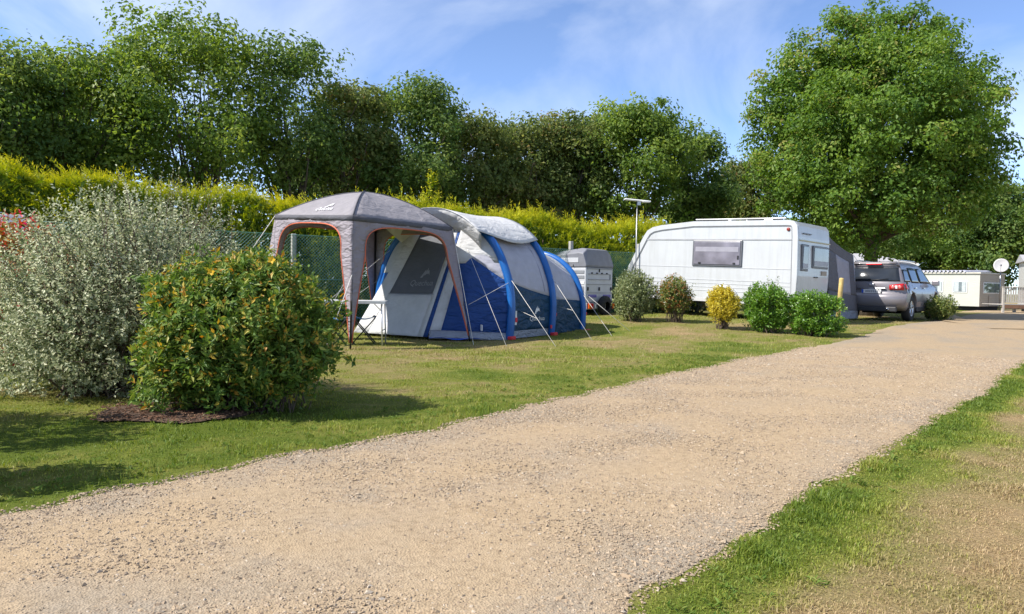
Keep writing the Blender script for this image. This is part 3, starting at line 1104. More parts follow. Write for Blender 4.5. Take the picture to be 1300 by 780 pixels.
for j, (fx, fy) in enumerate([(236, 442), (268, 345), (345, 330)]):
    p = at(fx, fy, 5.52 if j == 0 else 5.75) - Vector((HC[0], HC[1], tzf(*HC)))
    mb = MB()
    for k in range(5):
        a = 6.283 * k / 5
        u = Vector((math.cos(a), -0.35, math.sin(a)))
        s = Vector((-math.sin(a), 0, math.cos(a)))
        mb.add([p, p + u * 0.018 + s * 0.012, p + u * 0.034, p + u * 0.018 - s * 0.012], [(0, 1, 2), (0, 2, 3)])
    mb.build('blossom', M_PETAL, ho, recalc=False)

# red and orange leaved shrub half hidden at the left edge
M_RED = leaf_mat('red_leaves', [(0.0, (0.06, 0.09, 0.02)), (0.3, (0.2, 0.16, 0.04)), (0.5, (0.42, 0.2, 0.04)), (0.75, (0.5, 0.05, 0.04)), (1.0, (0.62, 0.03, 0.06))], 0.3, 0.4, 0.5)
o, *_ = shrub('red_leaved_shrub', 'shrub with red and orange leaves peeping out left of the silver shrub', (-5.45, 8.3, tzf(-6, 8.6)), (0, 0, 0.82), (0.9, 0.6, 1.0), M_RED, 900, 9, 0.2, 0.08, 0.045, 31, n_stem=40, up=0.4, tip_tint=(0.5, 0.6, 1.0))

# shrubs outside the left edge whose shade falls on the near lawn
for j, (x, y, rr, hh) in enumerate([(-4.45, 4.75, 0.82, 1.75), (-2.98, 3.68, 0.32, 1.0)]):
    o, *_ = shrub('laurel_shrub', ['laurel shrub out of frame left, shading the near lawn', 'small laurel shrub out of frame at lower left by the road'][j], (x, y, tzf(x, y)), (0, 0, hh * 0.52), (rr, rr, hh * 0.52), M_LEAF[1], 700 if j == 0 else 300, 9, 0.2, 0.085, 0.04, 37 + j, n_stem=30, group='laurel shrubs left of the frame')

# row of shrubs in front of the caravan
M_GREY = leaf_mat('grey_green_leaves', [(0.0, (0.07, 0.10, 0.035)), (0.4, (0.18, 0.22, 0.085)), (0.75, (0.34, 0.37, 0.18)), (1.0, (0.42, 0.42, 0.25))], 0.3, 0.42, 0.45)
M_BRON = leaf_mat('bronze_tip_leaves', [(0.0, (0.045, 0.08, 0.02)), (0.4, (0.125, 0.175, 0.035)), (0.74, (0.28, 0.29, 0.08)), (0.85, (0.36, 0.18, 0.05)), (1.0, (0.42, 0.14, 0.045))], 0.3, 0.4, 0.5)
M_GOLD = leaf_mat('golden_leaves', [(0.0, (0.28, 0.25, 0.025)), (0.4, (0.52, 0.44, 0.04)), (0.75, (0.68, 0.58, 0.08)), (1.0, (0.6, 0.3, 0.04))], 0.35, 0.45, 0.35)
M_LAUR = leaf_mat('laurel_leaves', [(0.0, (0.05, 0.12, 0.014)), (0.4, (0.11, 0.24, 0.022)), (0.75, (0.22, 0.36, 0.05)), (1.0, (0.3, 0.36, 0.08))], 0.3, 0.33, 0.6)


def row_shrub(name, label, px, base_y, top_y, half_px, Yd, mat, n, nl, leaf_l, seed, wob=0.2, low=0.1, **kw):
    kw.setdefault('jit', 0.45)
    s_ = 950 / Yd
    X = at(px, base_y, Yd).x
    z0 = tzf(X, Yd)
    h = zh(px, top_y, Yd) - z0
    rx = half_px / s_ * 1.13
    kw.setdefault('up', 0.5)
    return shrub(name, label, (X, Yd, z0), (0, 0, h * (0.5 + low / 2)), (rx * 0.95, rx * 0.9, h * (0.5 - low / 2) * 0.97), mat, int(n * 1.9), nl, leaf_l * 3.2, leaf_l * 1.08, leaf_l * 0.56, seed, n_stem=50, stem_r=0.009, wob=wob, group='shrubs planted in front of the caravan', **kw)


row_shrub('grey_green_shrub', 'loose grey green shrub between the trailer and the caravan', 805, 403, 341, 26, 18.9, M_GREY, 520, 9, 0.075, 51, wob=0.16, low=0.02, depth=0.6)
row_shrub('bronze_shrub', 'shrub with bronze brown top under the caravan front, left of its window', 857, 405, 351, 21, 18.6, M_BRON, 480, 9, 0.065, 52, low=0.18, depth=0.6, tip_tint=(0.6, 0.72, 1.0))
go, *_ = row_shrub('golden_shrub', 'golden yellow leaved shrub by the caravan wheel', 917, 413, 363, 20, 17.4, M_GOLD, 560, 9, 0.06, 53, low=0.2, depth=0.5)
lo, *_ = row_shrub('laurel_bush', 'clipped green laurel with leggy shoots on top, left of the bright green one', 974, 418, 358, 28, 17.0, M_LAUR, 620, 9, 0.075, 54, low=0.0, depth=0.4, power=0.62)
V, F, t, tp, sdd, _ = shoot_arrays((0, 0, 0.75), (0.45, 0.3, 0.5), 16, 10, 0.35, 0.07, 0.035, 55, up=1.2, depth=0.2, zmin=0.8, splay=0.5)
np_mesh('leggy_shoots', V, F, M_GREY, lo, {'tint': t})['kind'] = 'stuff'
row_shrub('laurel_bush', 'clipped bright green laurel directly left of the yellow post', 1033, 423, 365, 30, 16.5, M_LAUR, 680, 9, 0.07, 56, low=0.0, depth=0.35, power=0.5)
row_shrub('dark_shrub', 'low bushy dark green shrub in front of the car bonnet', 1193, 405, 375, 18, 23.8, M_BRON, 340, 8, 0.085, 57, low=0.0, depth=0.5)

# ------------------------------------------------------------------ golden cypress hedge
M_HEDGE = leaf_mat('golden_cypress', [(0.0, (0.035, 0.075, 0.010)), (0.35, (0.13, 0.20, 0.014)), (0.7, (0.38, 0.42, 0.02)), (1.0, (0.66, 0.60, 0.05))], 0.35, 0.6, 0.2)
HA, HB = Vector((-13.5, 12.0, 0)), Vector((6.2, 25.4, 0))
hd = (HB - HA).normalized()
hn = Vector((hd.y, -hd.x, 0))        # towards the camera
hl = (HB - HA).length
NH = 12500
u = rng.uniform(0, hl, NH)
topz = 2.62 + 0.36 * (vnoise(u, u * 0, 0.55, 71) - 0.5) * 2 + 0.14 * (vnoise(u, u * 0 + 5, 2.2, 72) - 0.5) * 2 - 0.12 * ss((u - 9) / 9) + 0.46 * (1 - ss((u - 3) / 5.5))
part = rng.uniform(0, 1, NH)
onf = part < 0.6
fz = np.where(onf, rng.uniform(0.02, 1.0, NH) ** 0.8, 1.0)
zz = fz * topz
bul = 0.14 * (vnoise(u, zz, 1.1, 73) - 0.5) * 2
dep = np.where(onf, 0.62 + bul - 0.35 * ss((fz - 0.75) / 0.25), rng.uniform(-0.6, 0.4, NH))
dep -= 0.12 * rng.uniform(0, 1, NH) ** 2
base = np.stack([HA.x + hd.x * u + hn.x * dep, HA.y + hd.y * u + hn.y * dep, zz + tz(HA.x + hd.x * u, HA.y + hd.y * u)], 1)
outn = np.array([hn.x, hn.y, 0.0])
sdir = unit(np.where(onf[:, None], outn * 0.75 + np.array([0, 0, 0.75]), np.array([0, 0, 0.8])) + np.array([hd.x, hd.y, 0]) * -0.35 + rng.normal(size=(NH, 3)) * 0.28)
sl = np.where(onf, 0.34, 0.38) * rng.uniform(0.6, 1.5, NH)
top_long = (~onf) & (rng.uniform(0, 1, NH) < 0.12)
sl[top_long] *= 1.45
NS = 18
idx = np.repeat(np.arange(NH), NS)
f = np.tile(np.linspace(0.05, 1, NS), NH)
sgn = np.tile(np.where(np.arange(NS) % 2 == 0, 1.0, -1.0), NH)
plane = unit(np.cross(sdir, rng.normal(size=(NH, 3))))
bend = unit(np.cross(sdir, rng.normal(size=(NH, 3)))) * 0.22 + np.array([0, 0, -0.16])
P = base[idx] - sdir[idx] * 0.1 + sdir[idx] * (sl[idx] * f)[:, None] + bend[idx] * (sl[idx] * f * f)[:, None]
T = unit(sdir[idx] * 0.9 + plane[idx] * (sgn * 0.75 * (f < 0.98))[:, None] + rng.normal(size=(len(idx), 3)) * 0.3)
Nn = unit(np.cross(sdir[idx], plane[idx]) + rng.normal(size=T.shape) * 0.2)
L = (sl[idx] * 0.22 * (1.15 - 0.8 * f) + 0.02) * rng.uniform(0.6, 1.3, len(idx))
V, F = leaf_arrays(P, T, Nn, L, L * 0.3 + 0.006, 0.1)
F = F[0::2]
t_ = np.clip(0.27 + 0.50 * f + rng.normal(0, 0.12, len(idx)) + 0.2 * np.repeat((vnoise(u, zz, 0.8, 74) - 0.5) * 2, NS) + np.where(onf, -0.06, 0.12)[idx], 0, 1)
hedge = thing('cypress_hedge', 'tall golden green cypress hedge running behind the pitches', 'hedge', (HA.x, HA.y, 0))
V = V - np.array([HA.x, HA.y, 0])
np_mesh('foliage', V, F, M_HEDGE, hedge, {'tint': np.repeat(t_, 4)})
# inner mass of twigs that keeps the hedge opaque
NI = 34000
u = rng.uniform(0, hl, NI); tzi = 2.62 + 0.36 * (vnoise(u, u * 0, 0.55, 71) - 0.5) * 2 + 0.14 * (vnoise(u, u * 0 + 5, 2.2, 72) - 0.5) * 2 - 0.12 * ss((u - 9) / 9) + 0.46 * (1 - ss((u - 3) / 5.5))
zz = rng.uniform(0.01, 1.0, NI) * (tzi - 0.05); dep = rng.uniform(-0.5, 0.5, NI)
P = np.stack([hd.x * u + hn.x * dep, hd.y * u + hn.y * dep, zz], 1)
Nn = unit(rng.normal(size=(NI, 3)) * 0.6 + outn)
T = unit(np.cross(Nn, rng.normal(size=(NI, 3))))
V, F = leaf_arrays(P, T, Nn, rng.uniform(0.16, 0.34, NI), 0.14, 0.1)
F = F[0::2]
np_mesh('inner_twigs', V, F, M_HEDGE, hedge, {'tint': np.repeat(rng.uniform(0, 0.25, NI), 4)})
mb = MB()
for k in range(24):
    q = HA + hd * (hl * (k + 0.5) / 24) - HA
    mb.tube([(q.x, q.y, -0.05), (q.x + rng.normal(0, 0.04), q.y, 1.2), (q.x, q.y, 2.4)], [0.06, 0.045, 0.015], 6)
mb.build('stem', M_TWIG, hedge, recalc=False)

# young golden conifer poking out above the hedge
o, *_ = shrub('young_conifer', 'thin yellow green sapling poking up above the hedge behind the gazebo', (at(548, 240, 20.5).x, 20.5, tzf(-2, 20.5)), (0, 0, 3.0), (0.33, 0.3, 0.95), M_HEDGE, 130, 10, 0.3, 0.12, 0.04, 61, n_stem=10, cat='sapling', tip_tint=(0.8, 0.7, 1.0), up=0.9)

# ------------------------------------------------------------------ fabrics
def fabric(name, c, rough=0.75, transl=0.12, wrinkle=0.5, scale=3.0, var=0.1):
    m, nt, b = new_mat(name)
    n = noise(nt, 5, 5, 0.6)
    r = ramp(nt, [(0.3, tuple(x * (1 - var) for x in c)), (0.7, tuple(min(1, x * (1 + var * 0.6)) for x in c))])
    nt.links.new(n.outputs['Fac'], r.inputs['Fac'])
    nt.links.new(r.outputs[0], b.inputs['Base Color'])
    b.inputs['Roughness'].default_value = rough
    b.inputs['Specular IOR Level'].default_value = 0.3
    tc = nt.nodes.new('ShaderNodeTexCoord')
    mp = nt.nodes.new('ShaderNodeMapping')
    mp.inputs['Scale'].default_value = (1.0, 1.0, 2.4)
    mp.inputs['Rotation'].default_value = (0.5, 0.4, 0.3)
    nt.links.new(tc.outputs['Object'], mp.inputs['Vector'])
    n2 = noise(nt, scale, 3, 0.5, vec=mp.outputs[0])
    n2.inputs['Distortion'].default_value = 0.8
    bp = nt.nodes.new('ShaderNodeBump')
    bp.inputs['Strength'].default_value = wrinkle
    bp.inputs['Distance'].default_value = 0.09
    nt.links.new(n2.outputs['Fac'], bp.inputs['Height'])
    nt.links.new(bp.outputs[0], b.inputs['Normal'])
    t = nt.nodes.new('ShaderNodeBsdfTranslucent')
    nt.links.new(r.outputs[0], t.inputs['Color'])
    mx = nt.nodes.new('ShaderNodeMixShader')
    mx.inputs[0].default_value = transl
    nt.links.new(b.outputs[0], mx.inputs[1])
    nt.links.new(t.outputs[0], mx.inputs[2])
    nt.links.new(mx.outputs[0], nt.nodes['Material Output'].inputs['Surface'])
    return m


F_ROOF = fabric('grey_canopy', (0.25, 0.235, 0.25), transl=0.1)
F_LEG = fabric('warm_grey_canopy', (0.34, 0.305, 0.335), transl=0.25, wrinkle=0.7, scale=5)
F_DARK = fabric('charcoal_band', (0.10, 0.10, 0.115))
F_TRIM = plain('orange_red_piping', (0.52, 0.12, 0.055), 0.6)
F_WHITE = fabric('white_tent_fabric', (0.60, 0.60, 0.60), transl=0.2)
F_LILAC = fabric('pale_grey_tent_fabric', (0.49, 0.49, 0.56), transl=0.25, wrinkle=0.35)
F_BLUE = fabric('royal_blue_fabric', (0.012, 0.055, 0.215), rough=0.5, wrinkle=1.0)
F_TEAL = fabric('dark_teal_blue_fabric', (0.008, 0.05, 0.11), rough=0.5, wrinkle=1.0)
F_MESH = fabric('dark_grey_mesh', (0.10, 0.105, 0.12), wrinkle=0.3, transl=0.0)
F_SKIRT = fabric('grey_mud_skirt', (0.30, 0.32, 0.37), wrinkle=0.9, scale=7)
M_BEAM = plain('inflated_blue_sleeve', (0.010, 0.105, 0.36), 0.32, var=0.15, bump=0.15, bscale=8)
M_ROPE = plain('pale_cord', (0.62, 0.60, 0.55), 0.8)
M_BLACK = plain('black_plastic', (0.018, 0.018, 0.02), 0.5)
M_REDP = plain('red_tab', (0.55, 0.02, 0.03), 0.6)
M_WHITEP = plain('white_print', (0.66, 0.66, 0.66), 0.7)
M_STEEL = plain('grey_steel', (0.42, 0.43, 0.45), 0.35, metal=0.8)
M_ALU = plain('aluminium', (0.62, 0.63, 0.65), 0.4, metal=0.7)


def catmull(pts, n):
    """smooth curve through pts, n samples"""
    P = [np.array(p, float) for p in pts]
    P = [2 * P[0] - P[1]] + P + [2 * P[-1] - P[-2]]
    out = []
    m_ = len(pts) - 1
    for k in range(n + 1):
        f = k / n * m_
        i = min(int(f), m_ - 1)
        t = f - i
        a, b_, c, d = P[i], P[i + 1], P[i + 2], P[i + 3]
        out.append(0.5 * ((2 * b_) + (-a + c) * t + (2 * a - 5 * b_ + 4 * c - d) * t * t + (-a + 3 * b_ - 3 * c + d) * t ** 3))
    return out


MARK = [[(-0.5, 0.0), (-0.13, 0.78), (-0.02, 0.55), (-0.22, 0.0)], [(-0.12, 0.22), (0.08, 0.95), (0.2, 0.62), (0.3, 0.72), (0.5, 0.25), (0.28, 0.42), (0.16, 0.3), (0.04, 0.52), (0.0, 0.22)]]


def add_logo(fn, mat, parent, name_mark='logo', name_text='lettering', word='Quechua', size=0.1, text_dy=-0.16, gap=0.012):
    """peak mark and word laid on a surface: fn(x, y) -> point just above the fabric"""
    mb = MB()
    for poly in MARK:
        vs = [fn(p[0] * size * 1.7, p[1] * size * 1.7 + gap) for p in poly]
        c = fn(sum(p[0] for p in poly) / len(poly) * size * 1.7, sum(p[1] for p in poly) / len(poly) * size * 1.7 + gap)
        mb.add([c] + vs, [(0, i + 1, (i + 1) % len(vs) + 1) for i in range(len(vs))])
    mb.build(name_mark, mat, parent, recalc=False)
    if word:
        vs, fs = text_mesh(word, size * 1.25)
        mb = MB()
        mb.add([fn(x, y + text_dy) for x, y, _ in vs], fs)
        mb.build(name_text, mat, parent, recalc=False)


# ------------------------------------------------------------------ gazebo
GO = Vector((-2.70, 13.72, 0))
gaz = thing('gazebo', 'grey dome roofed gazebo with orange piping and four fabric legs in front of the tent', 'gazebo', GO)
gE = {'F': Vector((-2.49, 11.62, 2.07)), 'R': Vector((-1.145, 14.1, 2.10)), 'B': Vector((-2.93, 15.95, 2.2)), 'L': Vector((-4.27, 13.45, 2.22))}
gF = {'F': Vector((-2.50, 11.60, 0)), 'R': Vector((-0.76, 13.72, 0)), 'B': Vector((-2.95, 16.1, 0)), 'L': Vector((-4.62, 13.4, 0))}
for k in gE:
    gF[k].z = tzf(gF[k].x, gF[k].y)
    gE[k] = gE[k] - GO
    gF[k] = gF[k] - GO
APEX = Vector((0, 0, 2.69))
order = ['F', 'R', 'B', 'L']


def facet(A, B):
    def fn(u, v):
        e = A.lerp(B, u)
        p = e.lerp(APEX, v)
        e_z = e.z
        prof = 1 - (1 - v) ** 1.75
        sag = -0.05 * math.sin(math.pi * u) * math.sin(math.pi * min(1, v * 1.05))
        p.z = e_z + (APEX.z - e_z) * prof + sag
        return p
    return fn


roof = MB()
for i in range(4):
    A, B = gE[order[i]], gE[order[(i + 1) % 4]]
    roof.grid(facet(A, B), 12, 12, True)
ro = roof.build('roof', F_ROOF, gaz, solid=0.006)
seam = MB()
for k in order:
    fn = facet(gE[k], gE[k])
    seam.tube([fn(0, t / 12) + Vector((0, 0, 0.006)) for t in range(13)], 0.011, 5)
seam.build('seam', F_DARK, ro, recalc=False)
# wordless pale mark on the front left slope
fl = facet(gE['L'], gE['F'])


def on_roof(x, y):
    ln = (gE['F'] - gE['L']).length
    u, v = 0.56 + x / ln, 0.20 + y / 1.45
    p = fl(u, v)
    return p + Vector((-0.004, -0.006, 0.016))


add_logo(on_roof, M_WHITEP, ro, size=0.14, word='Quechua', text_dy=-0.10)

for i in range(4):
    ka, kb = order[i], order[(i + 1) % 4]
    EA, EB, FA, FB = gE[ka], gE[kb], gF[ka], gF[kb]
    ln = (EB - EA).length

    def side(a, zr, off=0.0):
        f = a / ln
        p = FA.lerp(FB, f).lerp(EA.lerp(EB, f), zr)
        o_ = (p - Vector((0, 0, p.z)))
        return p + o_.normalized() * off
    # opening outline: up the left leg, over the top, down the right leg
    inner, outer = [], []
    zc, hb = 0.66, 0.235
    hw = ln / 2 - 0.30
    NLEG = 12
    for j in range(NLEG):
        t = j / NLEG
        w = 0.03 + 0.27 * t ** 1.25
        inner.append((w, t * zc + 0.05))
        outer.append((0.0, t * zc + 0.05))
    NT = 22
    for j in range(NT + 1):
        th = math.pi * (1 - j / NT)
        c, s = math.cos(th), math.sin(th)
        ex = 2 / 3.6
        inner.append((ln / 2 + hw * math.copysign(abs(c) ** ex, c), zc + 0.05 + hb * abs(s) ** ex))
        q = j / NT
        if q < 0.2: outer.append((0.0, zc + 0.05 + (0.95 - zc) * q / 0.2 * 1.0))
        elif q > 0.8: outer.append((ln, zc + 0.05 + (0.95 - zc) * (1 - q) / 0.2))
        else: outer.append((ln * (q - 0.2) / 0.6, 1.0))
    for j in reversed(range(NLEG)):
        t = j / NLEG
        inner.append((ln - (0.03 + 0.27 * t ** 1.25), t * zc + 0.05))
        outer.append((ln, t * zc + 0.05))
    vs, fs = [], []
    K = 5
    for (ia, iz), (oa, oz) in zip(inner, outer):
        for q in range(K):
            t = q / (K - 1)
            rip = 0.012 * math.sin(9 * (ia + iz * 3) + q) * math.sin(math.pi * t)
            vs.append(side(ia + (oa - ia) * t, iz + (oz - iz) * t, rip))
    n = len(inner)
    for j in range(n - 1):
        for q in range(K - 1):
            a0 = j * K + q
            fs.append((a0, a0 + 1, a0 + K + 1, a0 + K))
    mb = MB().add(vs, fs, True)
    sp = mb.build('side_panel', F_LEG, gaz, solid=0.004)
    tr = MB().tube([side(a_, z_, 0.004) for a_, z_ in inner], 0.011, 5)
    tr.build('piping', F_TRIM, sp, recalc=False)
    bd = MB().grid(lambda u, v: side(u * ln, 1.0, 0.014) + Vector((0, 0, 0.015 - 0.085 * v)), 8, 1)
    bd.build('eave_band', F_DARK, gaz, solid=0.004)
for k in order:
    MB().tube([gF[k] + Vector((0, 0, -0.02)), gF[k].lerp(gE[k], 0.97) - Vector((gE[k].x, gE[k].y, 0)).normalized() * 0.04], 0.016, 8).build('pole', M_BLACK, gaz, recalc=False)
for a_, b_ in [(gE['R'], at(601, 448, 12.95) - GO), (gE['L'], Vector((-5.3, 12.2, 0.0)) - GO), (gE['F'] + Vector((0, 0, -0.9)), Vector((-2.78, 11.1, 0)) - GO), (gE['B'], Vector((-4.1, 15.7, 0)) - GO)]:
    b_.z = 0.0
    MB().tube([a_, b_], 0.006, 5).build('guy_line', M_ROPE, gaz, recalc=False)

# ------------------------------------------------------------------ tent
TA = math.atan2(0.85, 0.53)          # local x = along the tunnel, away; local y = to the far side
tent = thing('tunnel_tent', 'blue and white inflatable tunnel tent with dark mesh door', 'tent', (-0.07, 14.2, 0.0), TA)


def arch(width, height, y0=0.0):
    k = width / 3.2
    kz = height / 2.37
    half = [(0, 0), (-0.03, 0.35), (-0.03, 0.75), (0.06, 1.18), (0.32, 1.72), (0.75, 2.12), (1.2, 2.32), (1.6, 2.37)]
    pts = [(y0 + a * k, b * kz) for a, b in half]
    pts += [(y0 + width - a * k, b * kz) for a, b in reversed(half[:-1])]
    return catmull(pts, 56)


A1 = arch(3.2, 2.37)
A2 = arch(3.15, 2.39, 0.02)
A3 = arch(2.35, 1.74, 0.10)
A3b = arch(1.7, 0.02, 0.45)


def samp(A, t):
    f = max(0, min(1, t)) * (len(A) - 1)
    i = min(int(f), len(A) - 2)
    return A[i] * (1 - (f - i)) + A[i + 1] * (f - i)


def tunnel(Aa, xa, Ab, xb, sag=0.0, off=0.0):
    def fn(s, t):
        a, b_ = samp(Aa, t), samp(Ab, t)
        p = a * (1 - s) + b_ * s
        c = np.array([(Aa[0][0] + Aa[-1][0]) / 2, 0.6])
        dn = p - c
        dn = dn / max(1e-6, np.linalg.norm(dn))
        p = p - dn * (sag * math.sin(math.pi * s) * min(1, 6 * t, 6 * (1 - t))) + dn * off
        return Vector((xa + (xb - xa) * s, p[0], max(p[1], 0.0) + 0.02))
    return fn


def patch(fn, s0, s1, t0, t1, nu=14, nv=14):
    """t0, t1 may be functions of s"""
    f0 = t0 if callable(t0) else (lambda s: t0)
    f1 = t1 if callable(t1) else (lambda s: t1)

    def g(u, v):
        s = s0 + (s1 - s0) * u
        return fn(s, f0(s) + (f1(s) - f0(s)) * v)
    return MB().grid(g, nu, nv, True)


def t_at_z(A, z):
    for i in range(len(A) // 2):
        if A[i + 1][1] >= z:
            return (i + (z - A[i][1]) / max(1e-6, A[i + 1][1] - A[i][1])) / (len(A) - 1)
    return 0.5


X1, X2, X3, X4 = 0.0, 1.66, 3.25, 4.35
T12 = tunnel(A1, X1, A2, X2, 0.05)
t1b, t2b = t_at_z(A1, 1.12), t_at_z(A2, 0.80)
lowb = lambda s: t1b + (t2b - t1b) * s
te = t_at_z(A1, 2.06)
body = thing('living_room', None, None)
body.parent = tent
sk = patch(T12, 0, 1, 0.0, 0.03).build('skirt', F_SKIRT, body, solid=0.004)
low = patch(T12, 0, 1, 0.03, lowb).build('lower_wall', F_TEAL, body, solid=0.004)
upw = patch(T12, 0, 1, lowb, te).build('upper_wall', F_LILAC, body, solid=0.004)
T12o = tunnel(A1, X1, A2, X2, 0.05, 0.008)
# stitched outline of the window blind
wl_ = [(0.20, lambda s: 0.0)]
pts = []
for s, k in [(0.16, 0.93), (0.5, 0.95), (0.84, 0.93)]:
    pts.append(T12o(s, lowb(s) + (te - lowb(s)) * k))
for k in (0.7, 0.45, 0.2, 0.06):
    s = 0.86
    pts.append(T12o(s, lowb(s) + (te - lowb(s)) * k))
MB().tube(pts, 0.008, 4).build('window_seam', plain('seam_grey_lilac', (0.26, 0.26, 0.36), 0.8), upw, recalc=False)
T12r = tunnel(A1, X1 - 0.02, A2, X2, 0.03, 0.125)
roofp = patch(T12r, -0.26, 1.05, lambda s: te - 0.035 - 0.012 * math.sin(math.pi * s), 1 - te + 0.01, 16, 30).build('roof', F_WHITE, body, solid=0.006)
far = patch(T12, 0, 1, 1 - te, 1.0).build('far_wall', F_TEAL, body, solid=0.004)


def tent_logo(x, y):
    s0, t0 = 0.66, 0.088
    dt = y / 7.0
    return T12o(s0 + x / (X2 - X1), t0 + dt)


add_logo(tent_logo, M_WHITEP, low, size=0.13, word='Quechua', text_dy=-0.16)

T23 = tunnel(A2, X2, A3, X3, 0.05)
t3b = t_at_z(A3, 0.70)
lowc = lambda s: t_at_z(A2, 0.74) + (t3b - t_at_z(A2, 0.74)) * s
bed = thing('bedroom', None, None)
bed.parent = tent
patch(T23, 0, 1, 0.0, lowc).build('lower_wall', F_TEAL, bed, solid=0.004)
patch(T23, 0, 1, lowc, lambda s: te - 0.06 * s).build('upper_wall', F_LILAC, bed, solid=0.004)
patch(T23, 0, 1, lambda s: te - 0.06 * s, lambda s: 1 - te + 0.06 * s, 12, 24).build('roof', F_WHITE, bed, solid=0.004)
patch(T23, 0, 1, lambda s: 1 - te + 0.06 * s, 1.0).build('far_wall', F_TEAL, bed, solid=0.004)
T34 = tunnel(A3, X3, A3b, X4, 0.04)
patch(T34, 0, 1, 0.0, 1.0, 10, 40).build('end_wall', F_TEAL, bed, solid=0.004)

# sloping front with mesh door
PB0, PB1 = Vector((-1.12, 1.05, 0.06)), Vector((-1.10, 2.92, 0.06))      # near and far bottom corners
PT0, PT1 = Vector((-0.03, 1.05, 2.26)), Vector((-0.03, 2.25, 2.24))


def front(u, v, off=0.0):
    p = PB0.lerp(PB1, u).lerp(PT0.lerp(PT1, u), v)
    n = (PT0 - PB0).cross(PB1 - PB0).normalized()
    if n.x > 0: n = -n
    return p + n * (off - 0.03 * math.sin(math.pi * u) * math.sin(math.pi * v))


def fpatch(u0, u1, v0, v1, off=0.0, nu=10, nv=12):
    g0 = u0 if callable(u0) else (lambda v: u0)
    g1 = u1 if callable(u1) else (lambda v: u1)
    return MB().grid(lambda a, b_: front(g0(v0 + (v1 - v0) * b_) + (g1(v0 + (v1 - v0) * b_) - g0(v0 + (v1 - v0) * b_)) * a, v0 + (v1 - v0) * b_, off), nu, nv)


fr = thing('front_door', None, None)
fr.parent = tent
fpatch(0.0, 0.055, 0, 1, 0.004, 2).build('blue_stripe', F_BLUE, fr, solid=0.004)
fpatch(0.055, 0.13, 0, 1, 0.0, 2).build('near_border', F_WHITE, fr, solid=0.004)
wnd = 0.36
fpatch(0.13, 0.80, 0, wnd).build('door_base', F_WHITE, fr, solid=0.004)
msh = fpatch(0.13, lambda v: 0.80, wnd, 0.93).build('mesh_window', F_MESH, fr, solid=0.004)
fpatch(0.13, 0.80, 0.93, 1.0).build('door_top', F_WHITE, fr, solid=0.004)
fpatch(0.80, 1.0, 0, 1).build('far_border', F_WHITE, fr, solid=0.004)
add_logo(lambda x, y: front(0.36 - x / 1.6, 0.50 + y / 2.3, 0.012), plain('faint_print', (0.24, 0.245, 0.27), 0.8), msh, size=0.13, word='Quechua', text_dy=-0.15)
MB().tube([front(0.11 + 0.7 * k / 10, wnd, 0.006) for k in range(11)], 0.009, 4).build('door_seam', F_SKIRT, fr, recalc=False)

# near wing between door and first arch: blue below, white above
def ruled(La, Ra, bul=0.04, yo=-1):
    def fn(s, t):
        a, b_ = La(t), Ra(t)
        p = a.lerp(b_, s)
        return p + Vector((-0.6, yo, 0.1)).normalized() * bul * math.sin(math.pi * s) * math.sin(math.pi * min(1, t * 1.1))
    return fn


def a1pt(t, far=False):
    y, z = samp(A1, t if not far else 1 - t)
    return Vector((X1, y, max(0, z) + 0.02))


tw = 0.40
ncr = ruled(lambda t: PB0.lerp(PT0, t) + Vector((0, 0, 0)), lambda t: a1pt(t * tw))
wing = thing('near_wing', None, None)
wing.parent = tent
wb = lambda s: 0.74 - 0.24 * ((s - 0.14) / 0.86) if s > 0.14 else 0.74
patch(ncr, 0.0, 0.14, 0.03, 1.0, 3, 14).build('white_strip', F_WHITE, wing, solid=0.004)
bp_ = patch(ncr, 0.14, 1.0, 0.05, wb, 16, 20).build('blue_wall', F_BLUE, wing, solid=0.004)
patch(ncr, 0.14, 1.0, wb, 1.0, 16, 12).build('white_wall', F_LILAC, wing, solid=0.004)
MB().grid(lambda u, v: ncr(u, 0.06 * v) + Vector((-0.04 * (1 - v), -0.06 * (1 - v), -0.02 * (1 - v))), 16, 3).build('skirt', F_SKIRT, wing, solid=0.004)
MB().grid(lambda u, v: ncr(u * 0.62, 0.0) + Vector((-0.05 - 0.08 * v, -0.06 - 0.1 * v, -0.005 + 0.02 * math.sin(9 * u) * v)), 14, 2).build('groundsheet_edge', plain('bright_blue_sheet', (0.01, 0.09, 0.55), 0.45), wing, solid=0.003)
fcr = ruled(lambda t: PB1.lerp(PT1, t), lambda t: a1pt(t * tw, True), yo=1)
fw = thing('far_wing', None, None)
fw.parent = tent
patch(fcr, 0.0, 1.0, 0.0, 0.55, 12, 12).build('blue_wall', M_BEAM, fw, solid=0.004)
patch(fcr, 0.0, 1.0, 0.55, 1.0, 12, 12).build('white_wall', F_WHITE, fw, solid=0.004)
# canopy cap from the door head to the first arch
MB().grid(lambda u, v: (PT0 + Vector((-0.12, -0.06, 0.0))).lerp(PT1 + Vector((-0.12, 0.06, 0)), u).lerp(a1pt(tw + (1 - 2 * tw) * u) + Vector((0, 0, 0.03)), v), 10, 4).build('front_cap', F_WHITE, tent, solid=0.005)
MB().grid(lambda u, v: ncr(0, 0.62 + 0.38 * v).lerp(a1pt((0.62 + 0.38 * v) * tw), u) + Vector((-0.05 * (1 - u), -0.05, 0.05)) * (0.3 + 0.7 * v), 8, 6).build('side_cap', F_WHITE, tent, solid=0.005)

# fascia that closes the hood in front of the first arch
def fascia(u, v):
    t = te - 0.035 + (1 - te - te + 0.045) * u
    a_ = T12r(-0.255, t)
    y, z = samp(A1, t)
    b_ = Vector((-0.12, y + (1.6 - y) * 0.10, z + (0.6 - z) * 0.12))
    return a_.lerp(b_, v)


